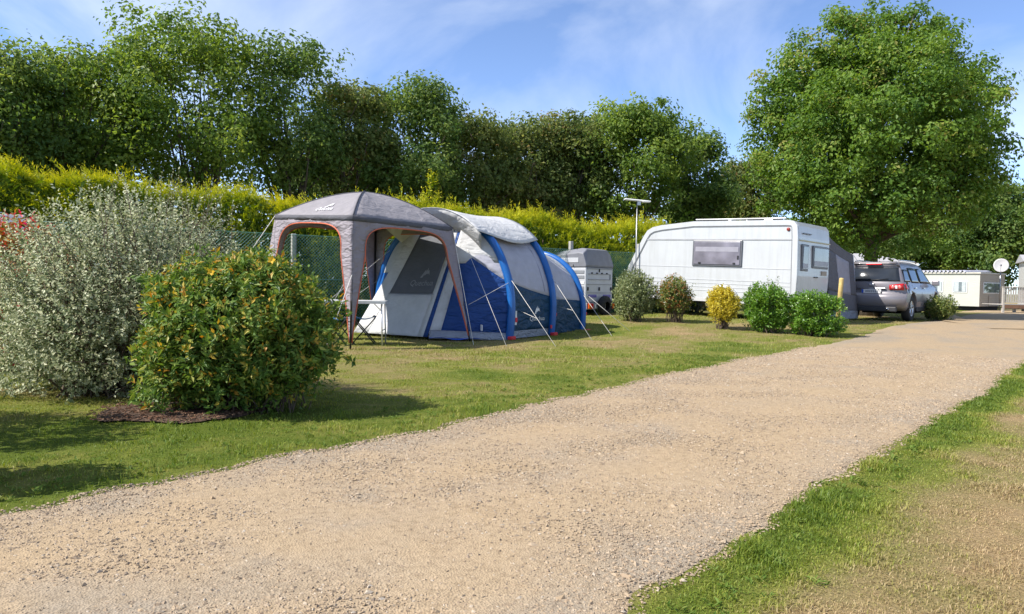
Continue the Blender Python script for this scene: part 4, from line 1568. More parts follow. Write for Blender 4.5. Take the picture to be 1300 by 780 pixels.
MB().grid(fascia, 30, 3).build('hood_fascia', F_WHITE, tent, solid=0.004)

# inflated arches
for A, x_, rr, nm in [(A1, X1, 0.078, 'air_beam'), (A2, X2, 0.078, 'air_beam'), (A3, X3, 0.07, 'air_beam')]:
    pts = []
    for k in range(len(A)):
        y, z = A[k]
        c = np.array([(A[0][0] + A[-1][0]) / 2, 0.6])
        dn = (np.array([y, z]) - c)
        dn = dn / np.linalg.norm(dn)
        pts.append((x_, y + dn[0] * 0.035, max(z + dn[1] * 0.035, 0) + 0.02))
    bm_ = MB().tube(pts, rr, 10).build(nm, M_BEAM, tent, recalc=False)
    MB().box((x_, -0.09, 0.045), (0.16, 0.1, 0.07)).build('foot_pad', M_REDP, bm_, bevel=0.015)
MB().box((X1 + 0.14, -0.055, 0.42), (0.17, 0.006, 0.27)).build('care_label', M_WHITEP, tent)
MB().box((X1 + 0.2, -0.062, 0.38), (0.07, 0.006, 0.09)).build('valve_tab', M_REDP, tent)
p = ncr(0.62, 0.1)
MB().box(p + Vector((-0.03, -0.05, 0.0)), (0.02, 0.22, 0.11), Matrix.Rotation(R_(-47), 3, 'Z')).build('size_label', M_WHITEP, tent)
for x_, y_, z_ in [(X2 + 0.12, -0.06, 0.45), (X3 + 0.14, 0.03, 0.42), (X2 - 0.1, -0.075, 0.2)]:
    MB().box((x_, y_, z_), (0.06, 0.02, 0.07)).build('peg_loop', M_REDP, tent, bevel=0.008)

# guy lines, pegged at the near side
def peg(px, py):
    q = gp(px, py)
    return tent.matrix_basis.inverted() @ Vector((q.x, q.y, q.z))


def tl(p_):
    return Vector(p_)


def near_arch(A, x_, z, off=0.1):
    y, zz = samp(A, t_at_z(A, z))
    return Vector((x_, y - off, z))


for a_, b_ in [(ncr(0.3, 0.76), peg(643, 440)), (near_arch(A1, X1, 1.15), peg(706, 441)), (near_arch(A2, X2, 1.25), peg(752, 433)), (near_arch(A3, X3, 0.85), peg(777, 427)), (near_arch(A3, X3, 1.0) + Vector((0.1, 0.1, 0)), peg(800, 421)),
               (near_arch(A1, X1, 1.12), None), (near_arch(A1, X1, 0.55, 0.09) + Vector((0.25, 0, 0)), 'Y1'), (near_arch(A2, X2, 0.62, 0.09) + Vector((0.1, 0, 0)), 'Y2'),
               (a1pt(0.3, True), Vector((-1.2, 4.6, 0))), (Vector((X1, 3.1, 1.2)), Vector((-0.4, 5.0, 0.0)))]:
    if b_ is None:
        q = at(595, 387, 13.5)
        b_ = tent.matrix_basis.inverted() @ q
    elif b_ == 'Y1':
        b_ = near_arch(A1, X1, 1.15).lerp(peg(706, 441), 0.6)
    elif b_ == 'Y2':
        b_ = near_arch(A2, X2, 1.25).lerp(peg(752, 433), 0.55)
    MB().tube([a_, b_], 0.0042, 5).build('guy_line', M_ROPE, tent, recalc=False)

# ------------------------------------------------------------------ folding table and stools under the gazebo
tb = gp(484, 439)
table = thing('folding_table', 'light grey folding camp table under the gazebo', 'table', (tb.x - 0.46, tb.y + 0.12, tzf(tb.x, tb.y)), R_(4))
M_TABLE = plain('table_laminate', (0.55, 0.57, 0.58), 0.4)
MB().box((0, 0, 0.735), (1.04, 0.62, 0.025)).build('table_top', M_TABLE, table, bevel=0.006)
MB().add([], []).box((0, -0.312, 0.722), (1.04, 0.012, 0.045)).box((0, 0.312, 0.722), (1.04, 0.012, 0.045)).box((-0.522, 0, 0.722), (0.012, 0.61, 0.045)).box((0.522, 0, 0.722), (0.012, 0.61, 0.045)).build('edge_frame', M_ALU, table)
for sx in (-1, 1):
    for sy in (-1, 1):
        MB().tube([(sx * 0.46, sy * 0.27, 0.71), (sx * 0.48, sy * 0.285, 0.0)], 0.012, 8).build('leg', M_ALU, table, recalc=False)
    MB().tube([(sx * 0.462, -0.27, 0.25), (sx * 0.462, 0.27, 0.25)], 0.009, 6).build('stretcher', M_ALU, table, recalc=False)
    MB().tube([(sx * 0.46, -0.27, 0.58), (sx * 0.33, -0.27, 0.71)], 0.007, 6).build('brace', M_STEEL, table, recalc=False)

M_STOOL = plain('stool_blue_cloth', (0.02, 0.12, 0.28), 0.8, bump=0.3)


def stool(label, loc, rz):
    o = thing('folding_stool', label, 'stool', loc, rz, 'folding stools under the gazebo')
    for sy in (-1, 1):
        y = sy * 0.17
        MB().tube([(-0.19, y, 0.0), (0.17, y, 0.42), (0.19, y, 0.46), (0.15, y, 0.475)], 0.011, 8).build('leg', M_BLACK, o, recalc=False)
        MB().tube([(0.19, y * 0.9, 0.0), (-0.17, y * 0.9, 0.42), (-0.19, y * 0.9, 0.46)], 0.011, 8).build('leg', M_BLACK, o, recalc=False)
    MB().tube([(-0.19, -0.17, 0.01), (-0.19, 0.17, 0.01)], 0.009, 6).build('foot_bar', M_BLACK, o, recalc=False)
    MB().tube([(0.19, -0.17, 0.01), (0.19, 0.17, 0.01)], 0.009, 6).build('foot_bar', M_BLACK, o, recalc=False)
    MB().grid(lambda u, v: (-0.19 + 0.38 * u, -0.18 + 0.36 * v, 0.468 - 0.05 * math.sin(math.pi * u)), 10, 2).build('seat', M_STOOL, o, solid=0.004)
    return o


q = gp(462, 436)
stool('folding stool with crossed black legs right of the gazebo front leg', (q.x, q.y, q.z), R_(8))
q = gp(432, 438)
stool('folding stool half hidden by the flowering shrub, left of the gazebo front leg', (q.x, q.y, q.z), R_(-14))

# ------------------------------------------------------------------ caravan
M_CW = plain('caravan_white', (0.50, 0.515, 0.53), 0.32, var=0.06, vscale=1.5, coat=0.2)
nt = M_CW.node_tree
tc = nt.nodes.new('ShaderNodeTexCoord')
mp = nt.nodes.new('ShaderNodeMapping')
mp.inputs['Scale'].default_value = (9.0, 9.0, 0.7)
nt.links.new(tc.outputs['Object'], mp.inputs['Vector'])
sn = noise(nt, 1.0, 5, 0.65, vec=mp.outputs[0])
sr = ramp(nt, [(0.35, (0.80, 0.79, 0.76)), (0.55, (1, 1, 1))])
nt.links.new(sn.outputs['Fac'], sr.inputs['Fac'])
mm = nt.nodes.new('ShaderNodeMixRGB'); mm.blend_type = 'MULTIPLY'; mm.inputs[0].default_value = 0.4
src_ = nt.nodes['Principled BSDF'].inputs['Base Color'].links[0].from_socket
nt.links.new(src_, mm.inputs[1]); nt.links.new(sr.outputs[0], mm.inputs[2])
nt.links.new(mm.outputs[0], nt.nodes['Principled BSDF'].inputs['Base Color'])
M_CTRIM = plain('caravan_grey_trim', (0.20, 0.205, 0.22), 0.5)
M_CFRAME = plain('window_surround', (0.12, 0.125, 0.14), 0.4)
M_ACRYL = glass_mat('smoked_acrylic', (0.19, 0.18, 0.22), 0.12)
M_ACRYL2 = glass_mat('smoked_acrylic_dark', (0.12, 0.13, 0.18), 0.1)
M_TYRE = plain('tyre_rubber', (0.016, 0.016, 0.017), 0.85, bump=0.3)
M_AMBER = plain('amber_lens', (0.75, 0.2, 0.02), 0.25)
M_REDL = plain('red_lens', (0.45, 0.01, 0.012), 0.2)
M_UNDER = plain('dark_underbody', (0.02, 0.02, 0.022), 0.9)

cz0 = tzf(7.2, 19.0)
CT = R_(1.6)
car_rot = Matrix.Rotation(math.atan2(-0.66, 0.75), 4, 'Z') @ Matrix.Rotation(CT, 4, 'Y')
cv = thing('caravan', 'white touring caravan parked behind the row of shrubs', 'caravan', (7.18, 19.0, cz0 + 0.02), rot=car_rot.to_euler())
CL, CWD = 4.95, 2.4
# outline along the length (x from -CL front to 0 rear), z
prof = [(-0.02, 0.50), (0.0, 1.2), (-0.03, 2.2), (-0.06, 2.48), (-0.14, 2.585), (-0.30, 2.615), (-2.95, 2.615), (-3.96, 2.52), (-4.24, 2.465), (-4.41, 2.37), (-4.53, 2.20), (-5.0, 1.33), (-5.06, 1.12), (-5.02, 0.72), (-4.88, 0.50)]
mb = MB()
n = len(prof)
# body with softly rounded long edges
sec = [(0.0, 0.955), (0.035, 0.985), (0.09, 1.0), (CWD - 0.09, 1.0), (CWD - 0.035, 0.985), (CWD, 0.955)]
cx, cz = -CL / 2, 1.55
vs = []
for y, k in sec:
    d = 0.05 * (1 - k) / 0.045
    for x, z in prof:
        vs.append((x + (d if x < -4.0 else -d if x > -0.5 else 0), y, z - (d if z > 2.0 else 0)))
fs = []
for j in range(len(sec) - 1):
    for i in range(n):
        i2 = (i + 1) % n
        fs.append((j * n + i, j * n + i2, (j + 1) * n + i2, (j + 1) * n + i))
fs.append(tuple(range(n)))
fs.append(tuple(reversed([(len(sec) - 1) * n + i for i in range(n)])))
bodyo = mb.add(vs, fs).build('body', M_CW, cv)


def inset_prof(d):
    """outline moved inwards by d"""
    out = []
    for i in range(n):
        p0, p1, p2 = Vector(prof[i - 1]), Vector(prof[i]), Vector(prof[(i + 1) % n])
        e = ((p2 - p1).normalized() + (p1 - p0).normalized()).normalized()
        nn = Vector((-e.y, e.x))
        c = Vector((-2.4, 1.5)) - p1
        if nn.dot(c) < 0: nn = -nn
        out.append(tuple(p1 + nn * d))
    return out


# raised border moulding round the side and a dark gasket inside it
for nm, d0, d1, y_, mat in [('border_moulding', -0.004, 0.13, -0.022, M_CW), ('gasket', 0.13, 0.158, -0.012, M_CTRIM)]:
    a_, b_ = inset_prof(d0), inset_prof(d1)
    m2 = MB()
    vs = [(x, y_, z) for x, z in a_] + [(x, y_, z) for x, z in b_] + [(x, 0.03, z) for x, z in a_] + [(x, 0.002, z) for x, z in b_]
    fs = []
    for i in range(n - 1):
        fs += [(i, i + 1, n + i + 1, n + i), (i, 2 * n + i, 2 * n + i + 1, i + 1), (n + i, n + i + 1, 3 * n + i + 1, 3 * n + i)]
    m2.add(vs, fs).build(nm, mat, cv)
# side wall panels with joint strips between them
for z in (2.12,):
    MB().bbox(-4.40, -0.16, -0.012, 0.004, z - 0.018, z + 0.018).build('joint_strip', plain('joint_strip_grey', (0.36, 0.365, 0.38), 0.5), cv)
for z, x0 in ((1.36, -4.80), (1.02, -4.86), (0.92, -4.86), (0.82, -4.86), (0.72, -4.85)):
    MB().bbox(x0, -0.165, -0.007, 0.004, z - 0.007, z + 0.007).build('joint_strip', plain('joint_strip_pale', (0.50, 0.51, 0.53), 0.5), cv)
# side window
wx0, wx1, wz0, wz1 = -2.93, -1.48, 1.385, 2.10
win = MB().bbox(wx0, wx1, -0.035, 0.0, wz0, wz1).build('side_window', M_CFRAME, cv, bevel=0.03)
MB().bbox(wx0 + 0.05, wx1 - 0.05, -0.05, -0.03, wz0 + 0.05, wz1 - 0.04).build('pane', M_ACRYL, win, bevel=0.02)
MB().bbox(wx0 + 0.1, wx1 - 0.1, -0.053, -0.049, wz0 + 0.40, wz0 + 0.53).build('blind_band', plain('blind_grey', (0.30, 0.29, 0.335), 0.4), win)
for k in (wx0 + 0.2, wx1 - 0.24):
    MB().bbox(k, k + 0.07, -0.062, -0.05, wz0 + 0.07, wz0 + 0.11).build('latch', M_BLACK, win)
MB().bbox(wx1 - 0.12, wx1 - 0.08, -0.062, -0.05, wz0 + 0.2, wz0 + 0.3).build('latch', M_BLACK, win)
# rear end: two windows, gas hatch, handle, lights
for y0, y1, z0, z1, mat in [(0.22, 0.70, 1.33, 2.02, M_ACRYL2), (1.0, 2.2, 1.42, 2.02, M_ACRYL2)]:
    w_ = MB().bbox(-0.02, 0.022, y0, y1, z0, z1).build('rear_window', M_CFRAME, cv, bevel=0.02)
    MB().bbox(0.018, 0.034, y0 + 0.06, y1 - 0.06, z0 + 0.05, z1 - 0.05).build('pane', mat, w_, bevel=0.015)
    MB().bbox(0.032, 0.037, y0 + 0.08, y1 - 0.08, z0 + 0.07, z0 + 0.2).build('curtain_hem', plain('lace_grey', (0.4, 0.42, 0.46), 0.6, bump=0.5), w_)
MB().bbox(-0.03, 0.012, 0.1, 2.3, 2.10, 2.125).build('rain_gutter', plain('yellowed_sealant', (0.55, 0.53, 0.36), 0.6), cv)
MB().bbox(-0.03, 0.02, 1.72, 2.1, 1.24, 1.36).build('sticker', plain('beige_sticker', (0.36, 0.30, 0.24), 0.7), cv)
MB().bbox(-0.01, 0.03, 1.18, 1.42, 1.17, 1.20).build('handle', M_BLACK, cv)
m2 = MB()
for k in range(8):
    m2.bbox(-0.03, -0.005, 0.32 + 0.075 * k, 0.37 + 0.075 * k, 2.275 + 0.008 * (k % 3), 2.31)
m2.build('lettering', M_CTRIM, cv)
for y in (0.16, 2.24):
    MB().bbox(-0.02, 0.03, y - 0.09, y + 0.09, 0.54, 0.70).build('rear_lamp', M_REDL, cv, bevel=0.02)
MB().lathe([(0.0, -0.03), (0.03, -0.03), (0.045, -0.02), (0.045, 0.0)], (-0.28, -0.0, 2.38), 'y', 12).build('marker_light', plain('marker_lens', (0.25, 0.03, 0.02), 0.3), cv)
# roof hatches and rails
for x0, x1, h in [(-2.75, -1.95, 0.06), (-1.55, -0.75, 0.05)]:
    MB().bbox(x0, x1, 0.25, 1.1, 2.60, 2.61 + h).build('roof_hatch', plain('hatch_grey', (0.30, 0.30, 0.32), 0.4) if x0 < -2 else M_CW, cv, bevel=0.02)
MB().bbox(-2.95, -0.4, 0.10, 0.16, 2.66, 2.69).build('roof_rail', M_CW, cv, bevel=0.01)
for a_, b_ in ((-2.85, -2.0), (-1.45, -1.0), (-0.75, -0.5)):
    MB().bbox(a_, b_, 0.11, 0.15, 2.61, 2.665).build('painted_roof_shadow', M_UNDER, cv)  # dark boxes standing in for the hatch shadows along the roof
# wheel arch, wheel, chassis, stabilisers, drawbar
wx = -1.98
ar = MB()
NA = 16
vs, fs = [], []
for k in range(NA + 1):
    a_ = math.pi * k / NA
    for r_, y_ in ((0.33, -0.045), (0.40, -0.045), (0.42, 0.0)):
        vs.append((wx + r_ * math.cos(a_) * 1.12, y_, 0.46 + r_ * math.sin(a_)))
for k in range(NA):
    for q in range(2):
        fs.append((k * 3 + q, k * 3 + q + 1, k * 3 + q + 4, k * 3 + q + 3))
ar.add(vs, fs, True).build('wheel_arch', M_CW, cv, solid=0.02)
MB().lathe([(0.0, -0.012), (0.37, -0.012), (0.37, -0.008)], (wx, 0, 0.47), 'y', 28).build('wheel_well', M_UNDER, cv)
for y_ in (0.0, CWD - 0.2):
    wh = MB().lathe([(0.17, 0.2), (0.27, 0.2), (0.31, 0.17), (0.315, 0.1), (0.31, 0.03), (0.27, 0.0), (0.18, 0.0)], (wx, y_ - 0.03, 0.30), 'y', 28).build('wheel', M_TYRE, cv)
    MB().lathe([(0.0, 0.05), (0.05, 0.03), (0.1, 0.045), (0.16, 0.03), (0.19, 0.0)], (wx, y_ - 0.032, 0.30), 'y', 20).build('rim', M_ALU, wh)
MB().bbox(-4.6, -0.15, 0.12, CWD - 0.12, 0.40, 0.52).build('chassis', M_UNDER, cv)
MB().bbox(-4.85, -0.03, -0.012, 0.015, 0.42, 0.515).build('skirt_rail', plain('skirt_alu', (0.5, 0.5, 0.51), 0.5), cv)
for x in (-4.3, -0.35):
    for y in (0.3, CWD - 0.3):
        MB().tube([(x, y, 0.45), (x - 0.12 if x < -2 else x + 0.12, y, 0.0)], 0.022, 6).build('corner_steady', M_STEEL, cv, recalc=False)
MB().tube([(-4.8, 0.6, 0.45), (-6.1, 1.2, 0.45)], 0.04, 6).tube([(-4.8, 1.8, 0.45), (-6.1, 1.2, 0.45)], 0.04, 6).tube([(-5.9, 1.2, 0.45), (-6.3, 1.2, 0.52)], 0.035, 6).build('drawbar', M_STEEL, cv, recalc=False)
MB().tube([(-5.8, 1.2, 0.7), (-5.8, 1.2, 0.08)], 0.03, 8).build('jockey_post', M_STEEL, cv, recalc=False)
MB().lathe([(0.0, -0.04), (0.08, -0.04), (0.1, -0.02), (0.1, 0.02), (0.08, 0.04), (0, 0.04)], (-5.8, 1.2, 0.1), 'y', 16).build('jockey_wheel', M_TYRE, cv)

# ------------------------------------------------------------------ awning on the far side of the caravan
F_AWG = fabric('awning_grey', (0.135, 0.135, 0.155), wrinkle=0.5)
F_AWR = fabric('awning_roof_grey', (0.30, 0.30, 0.32))
F_AWW = fabric('awning_pale_window', (0.46, 0.45, 0.52), transl=0.3)
F_AWS = fabric('awning_skirt', (0.28, 0.30, 0.36), wrinkle=0.9, scale=6)
aw = thing('awning', 'dark grey fabric awning joined to the far side of the caravan', 'awning', cv.location, rot=car_rot.to_euler())
y0, y1 = CWD + 0.01, CWD + 2.35
xa0, xa1 = -3.6, -0.12
ztop, zlow = 2.36, 1.92
MB().grid(lambda u, v: (xa0 + (xa1 - xa0) * u, y0 + (y1 - y0) * v, ztop + (zlow - ztop) * v - 0.05 * math.sin(math.pi * v)), 10, 8).build('roof', F_AWR, aw, solid=0.006)


def awend(u, v, off=0.0):
    """u from caravan outwards, v up; foot splayed outwards"""
    y = y0 + (y1 - y0) * u + 0.28 * (1 - v) * u
    top = ztop + (zlow - ztop) * u - 0.05 * math.sin(math.pi * u) - 0.01
    return Vector((xa1 + off + 0.16 * (1 - v), y, 0.02 + (top - 0.02) * v))


def awpatch(u0, u1, v0, v1, off=0.0):
    return MB().grid(lambda a, b_: awend(u0(v0 + (v1 - v0) * b_) + (u1(v0 + (v1 - v0) * b_) - u0(v0 + (v1 - v0) * b_)) * a, v0 + (v1 - v0) * b_, off), 8, 10)


c0, c1 = (lambda v: 0.0), (lambda v: 1.0)
wa, wb_ = (lambda v: 0.32 + 0.16 * (1 - v) * 1.3 - 0.06), (lambda v: 0.80 - 0.02 * v)
awpatch(c0, c1, 0.0, 0.12).build('mud_skirt', F_AWS, aw, solid=0.004)
awpatch(c0, c1, 0.12, 0.36).build('lower_wall', F_AWG, aw, solid=0.004)
awpatch(c0, wa, 0.36, 0.86).build('side_wall', F_AWG, aw, solid=0.004)
awpatch(wb_, c1, 0.36, 0.86).build('side_wall', F_AWG, aw, solid=0.004)
awpatch(wa, wb_, 0.36, 0.86).build('window', F_AWW, aw, solid=0.004)
awpatch(c0, c1, 0.86, 1.0).build('upper_wall', F_AWG, aw, solid=0.004)
MB().grid(lambda u, v: (xa0 + (xa1 + 0.16 * (1 - v) - xa0) * u, y1 + 0.28 * (1 - v), 0.02 + (zlow - 0.03) * v), 10, 10).build('front_wall', F_AWG, aw, solid=0.004)
for x in (xa0 + 0.05, xa1 + 0.0):
    MB().tube([(x + (0.14 if x > -1 else 0), y1 + 0.24, 0.0), (x, y1 - 0.03, zlow - 0.02)], 0.014, 6).build('pole', M_ALU, aw, recalc=False)
MB().tube([(xa1 + 0.01, y1 + 0.01, 1.9), (xa1 + 1.25, y1 + 0.75, 0.0)], 0.006, 4).build('guy_line', M_BLACK, aw, recalc=False)

# ------------------------------------------------------------------ television aerial on its mast
ax_ = at(808, 300, 22.0)
mast = thing('television_aerial', 'flat white television aerial on a thin mast behind the caravan front', 'aerial', (ax_.x, 22.0, tzf(ax_.x, 22.0)))
hm = zh(808, 256, 22.0) - tzf(ax_.x, 22.0)
MB().tube([(0, 0, 0), (0, 0, hm)], [0.02, 0.016], 8).build('mast_pole', M_STEEL, mast, recalc=False)
MB().box((-0.02, 0, hm + 0.03), (0.72, 0.16, 0.05), Matrix.Rotation(R_(5), 3, 'Y')).build('panel', plain('aerial_white', (0.72, 0.71, 0.68), 0.5), mast, bevel=0.02)
MB().box((0.05, 0, hm - 0.05), (0.1, 0.08, 0.12)).build('bracket', M_STEEL, mast)
MB().box((0.26, -0.02, hm - 0.005), (0.24, 0.2, 0.04)).build('amplifier', M_WHITEP, mast, bevel=0.01)

# ------------------------------------------------------------------ camping trailer
M_TRW = plain('trailer_pale_grey', (0.46, 0.47, 0.50), 0.4, var=0.08, vscale=3)
M_TRL = plain('trailer_lid_grey', (0.17, 0.175, 0.20), 0.5, bump=0.25, bscale=25)
M_TRS = plain('trailer_band_grey', (0.22, 0.23, 0.25), 0.45)
M_REFL = plain('violet_reflector', (0.10, 0.09, 0.36), 0.3)
TRY = 20.4
tq = at(743, 398, TRY)
tz0 = tzf(tq.x, TRY)
tr_rot = Matrix.Rotation(math.atan2(-0.66, 0.75), 4, 'Z')
tr = thing('camping_trailer', 'pale grey box trailer with dark moulded lid behind the tent', 'trailer', (tq.x, TRY, tz0), rot=tr_rot.to_euler())
TL, TW, TB, TT = 2.1, 1.3, 0.36, 1.33
MB().bbox(-TL, 0, 0, TW, TB, TT).build('body', M_TRW, tr, bevel=0.03)
# lid: raised moulded cover
lv = [(-TL, TT), (0.0, TT), (0.015, TT + 0.06), (-0.10, TT + 0.50), (-0.25, TT + 0.53), (-1.2, TT + 0.42), (-TL, TT + 0.18)]
m2 = MB()
nn = len(lv)
for j, (y, k) in enumerate([(-0.02, 0.0), (0.16, 1.0), (TW - 0.16, 1.0), (TW + 0.02, 0.0)]):
    m2.v += [(x, y, (z if z <= TT + 0.07 else (TT + 0.06) + (z - TT - 0.06) * (0.72 + 0.28 * k))) for x, z in lv]
for j in range(3):
    for i in range(nn):
        i2 = (i + 1) % nn
        m2.f.append((j * nn + i, j * nn + i2, (j + 1) * nn + i2, (j + 1) * nn + i)); m2.sm.append(False)
m2.f += [tuple(range(nn)), tuple(reversed(range(3 * nn, 4 * nn)))]; m2.sm += [False, False]
lid = m2.build('lid', M_TRL, tr, bevel=0.02)
MB().bbox(-TL + 0.1, -0.25, -0.03, -0.016, TT + 0.13, TT + 0.26).build('side_recess', M_TRW, lid)
MB().tube([(-0.42, -0.03, TT + 0.02), (-0.42, 0.14, TT + 0.5), (-0.42, TW - 0.14, TT + 0.5)], 0.012, 5).build('strap', M_BLACK, lid, recalc=False)
# side bands
for z0, z1, mt in ((1.16, 1.24, M_TRS), (1.02, 1.10, M_TRS), (0.86, 0.93, M_WHITEP), (0.66, 0.80, M_TRS)):
    MB().bbox(-TL + 0.05, -0.06, -0.012, 0.0, z0, z1).build('side_band', mt, tr)
# rear: upper tray, catches, reflectors, lamps, plate
MB().bbox(0, 0.018, 0.03, TW - 0.03, 1.28, 1.32).build('rear_ledge', M_TRS, tr)
fr_ = MB()
fr_.bbox(0, 0.02, 0.10, TW - 0.14, 1.14, 1.155).bbox(0, 0.02, 0.10, TW - 0.14, 0.99, 1.005).bbox(0, 0.02, TW - 0.155, TW - 0.14, 1.005, 1.14)
fr_.build('rack_bar', M_CTRIM, tr)
for k in range(4):
    MB().bbox(0.0, 0.025, 0.24 + 0.24 * k, 0.30 + 0.24 * k, 1.155, 1.19).build('bolt', M_BLACK, tr)
MB().bbox(0, 0.012, 0.02, TW - 0.02, 0.855, 0.868).build('joint_line', M_CTRIM, tr)
MB().bbox(0, 0.012, 0.02, TW - 0.02, 0.625, 0.635).build('joint_line', M_CTRIM, tr)
for y in (0.06, 0.6, TW - 0.12):
    MB().bbox(0, 0.03, y, y + 0.05, 0.69, 0.79).build('catch', M_BLACK, tr, bevel=0.008)
for y in (0.6,):
    MB().bbox(0, 0.03, y, y + 0.03, 1.2, 1.3).build('catch', M_BLACK, tr, bevel=0.008)
for a_, b_ in ((0.12, 0.50), (0.83, 1.2)):
    MB().bbox(0, 0.012, a_, b_, 0.50, 0.58).build('reflector', M_REFL, tr)
MB().bbox(-0.02, 0.05, 0.0, TW, 0.17, 0.355).build('bumper', M_TRS, tr, bevel=0.01)
for y0_, y1_ in ((0.03, 0.26), (TW - 0.28, TW - 0.03)):
    lm = MB().bbox(0.05, 0.09, y0_, y1_, 0.19, 0.34).build('tail_lamp', M_REDL, tr, bevel=0.01)
    MB().bbox(0.085, 0.097, y0_ + (0.0 if y0_ < 0.5 else 0.17), y0_ + (0.09 if y0_ < 0.5 else 0.25), 0.20, 0.33).build('amber_lens', M_AMBER, lm)
pl_ = MB().bbox(0.05, 0.066, 0.36, 0.88, 0.20, 0.33).build('number_plate', M_WHITEP, tr)
m2 = MB()
for k in range(7):
    m2.bbox(0.066, 0.069, 0.42 + 0.06 * k, 0.455 + 0.06 * k, 0.225 + 0.01 * (k % 2), 0.305)
m2.build('plate_marking', M_CTRIM, pl_)
for y_ in (-0.06, TW - 0.12):
    wh = MB().lathe([(0.14, 0.18), (0.25, 0.18), (0.29, 0.15), (0.295, 0.09), (0.29, 0.03), (0.25, 0.0), (0.14, 0.0)], (-0.8, y_, 0.28), 'y', 24).build('wheel', M_TYRE, tr)
    MB().lathe([(0.0, 0.04), (0.1, 0.03), (0.15, 0.0)], (-0.8, y_ - 0.002, 0.28), 'y', 16).build('rim', M_STEEL, wh)
MB().lathe([(0.12, 0.17), (0.24, 0.17), (0.28, 0.13), (0.28, 0.04), (0.24, 0.0), (0.0, 0.0)], (0.06, 0.72, 0.27), 'x', 22).build('spare_wheel', M_TYRE, tr)
MB().bbox(-TL, -0.1, 0.1, TW - 0.1, 0.26, 0.37).build('chassis', M_UNDER, tr)
MB().tube([(-TL, 0.65, 0.32), (-TL - 1.1, 0.65, 0.34)], 0.035, 6).build('drawbar', M_STEEL, tr, recalc=False)

# ------------------------------------------------------------------ chain-link fence
M_WIRE = plain('green_wire', (0.10, 0.26, 0.20), 0.4, var=0.2, spec=0.6)
M_CONC = plain('concrete_post', (0.36, 0.35, 0.32), 0.9, var=0.2, bump=0.5)
fA, fB = HA + hn * 1.15, HB + hn * 1.0
fd = (fB - fA).normalized()
fl_ = (fB - fA).length
fence = thing('chain_link_fence', 'green chain-link fence along the foot of the hedge', 'fence', (fA.x, fA.y, 0))
FH = 1.95
NPOST = 9
r_c = (372 - 650) / 950
a_c = (r_c * fA.y - fA.x) / (fd.x - r_c * fd.y)
for k in range(-3, 7):
    q = fd * (a_c + 2.62 * k)
    if not 0 <= a_c + 2.62 * k <= fl_: continue
    zz = tzf(fA.x + q.x, fA.y + q.y)
    MB().box((q.x, q.y, zz + 1.0), (0.1, 0.1, 2.12), Matrix.Rotation(math.atan2(fd.y, fd.x), 3, 'Z')).build('post', M_CONC, fence, bevel=0.012)
step = 0.075
vs, fs = [], []
nwire = int((fl_ + FH) / step)
fn_ = Vector((fd.y, -fd.x, 0))
wv, wf = [], []


def wire(a0, z0, a1, z1, r, off):
    p0 = fd * a0 + Vector((0, 0, z0)) + fn_ * off
    p1 = fd * a1 + Vector((0, 0, z1)) + fn_ * off
    t = (p1 - p0).normalized()
    s1 = t.cross(fn_).normalized() * r
    s2 = fn_ * r
    b = len(wv)
    for p_ in (p0, p1):
        wv.extend([p_ + s1, p_ + s2, p_ - s1, p_ - s2])
    for k in range(4):
        k2 = (k + 1) % 4
        wf.append((b + k, b + k2, b + 4 + k2, b + 4 + k))


for k in range(nwire):
    a = k * step - FH
    for sg in (0, 1):
        a0, a1, z0, z1 = a, a + FH, 0.03, FH
        if a0 < 0: z0 += -a0; a0 = 0
        if a1 > fl_: z1 -= a1 - fl_; a1 = fl_
        if z1 <= z0: continue
        if sg: a0, a1 = fl_ - a0, fl_ - a1
        wire(a0, z0 + 0.12, a1, z1 + 0.12, 0.0032, 0.058 if sg else 0.064)
mo = MB().add(wv, wf).build('wire_mesh', M_WIRE, fence, recalc=False)
mo['kind'] = 'stuff'
for z in (0.2, 1.1, FH + 0.12):
    MB().tube([fn_ * 0.066 + Vector((0, 0, z)), fd * fl_ + fn_ * 0.066 + Vector((0, 0, z))], 0.006, 4).build('strain_wire', M_WIRE, fence, recalc=False)

# wooden pitch post
pq = gp(1062, 424)
post = thing('wooden_post', 'slightly leaning yellow wooden post at the end of the shrub row', 'post', pq, rot=(0, R_(3.5), 0))
M_WOOD = plain('yellow_softwood', (0.50, 0.36, 0.13), 0.8, var=0.25, vscale=14, bump=0.3)
ph = zh(1067, 353, pq.y) - pq.z
MB().tube([(0, 0, -0.15), (0, 0, ph - 0.03), (0, 0, ph)], [0.05, 0.05, 0.042], 12).build('shaft', M_WOOD, post, recalc=False)

# white board half hidden by the silver shrub
bq = at(12, 285, 9.6)
brd = thing('notice_board', 'pale grey board behind the red shrub at the left edge', 'board', (bq.x, 9.6, tzf(bq.x, 9.6)), R_(12))
zb = bq.z - tzf(bq.x, 9.6)
MB().box((0, 0, zb + 0.07), (0.36, 0.02, 0.11)).build('panel', plain('board_lilac_white', (0.55, 0.56, 0.62), 0.5), brd, bevel=0.005)
MB().box((0, 0, zb - 0.08), (0.36, 0.02, 0.11)).build('panel', plain('board_lilac_white_2', (0.5, 0.51, 0.6), 0.5), brd, bevel=0.005)
MB().box((0.02, -0.012, zb - 0.08), (0.2, 0.004, 0.02)).build('print_line', M_CTRIM, brd)
MB().box((0, 0.025, zb / 2), (0.05, 0.03, zb + 0.25)).build('stake', M_WOOD, brd)

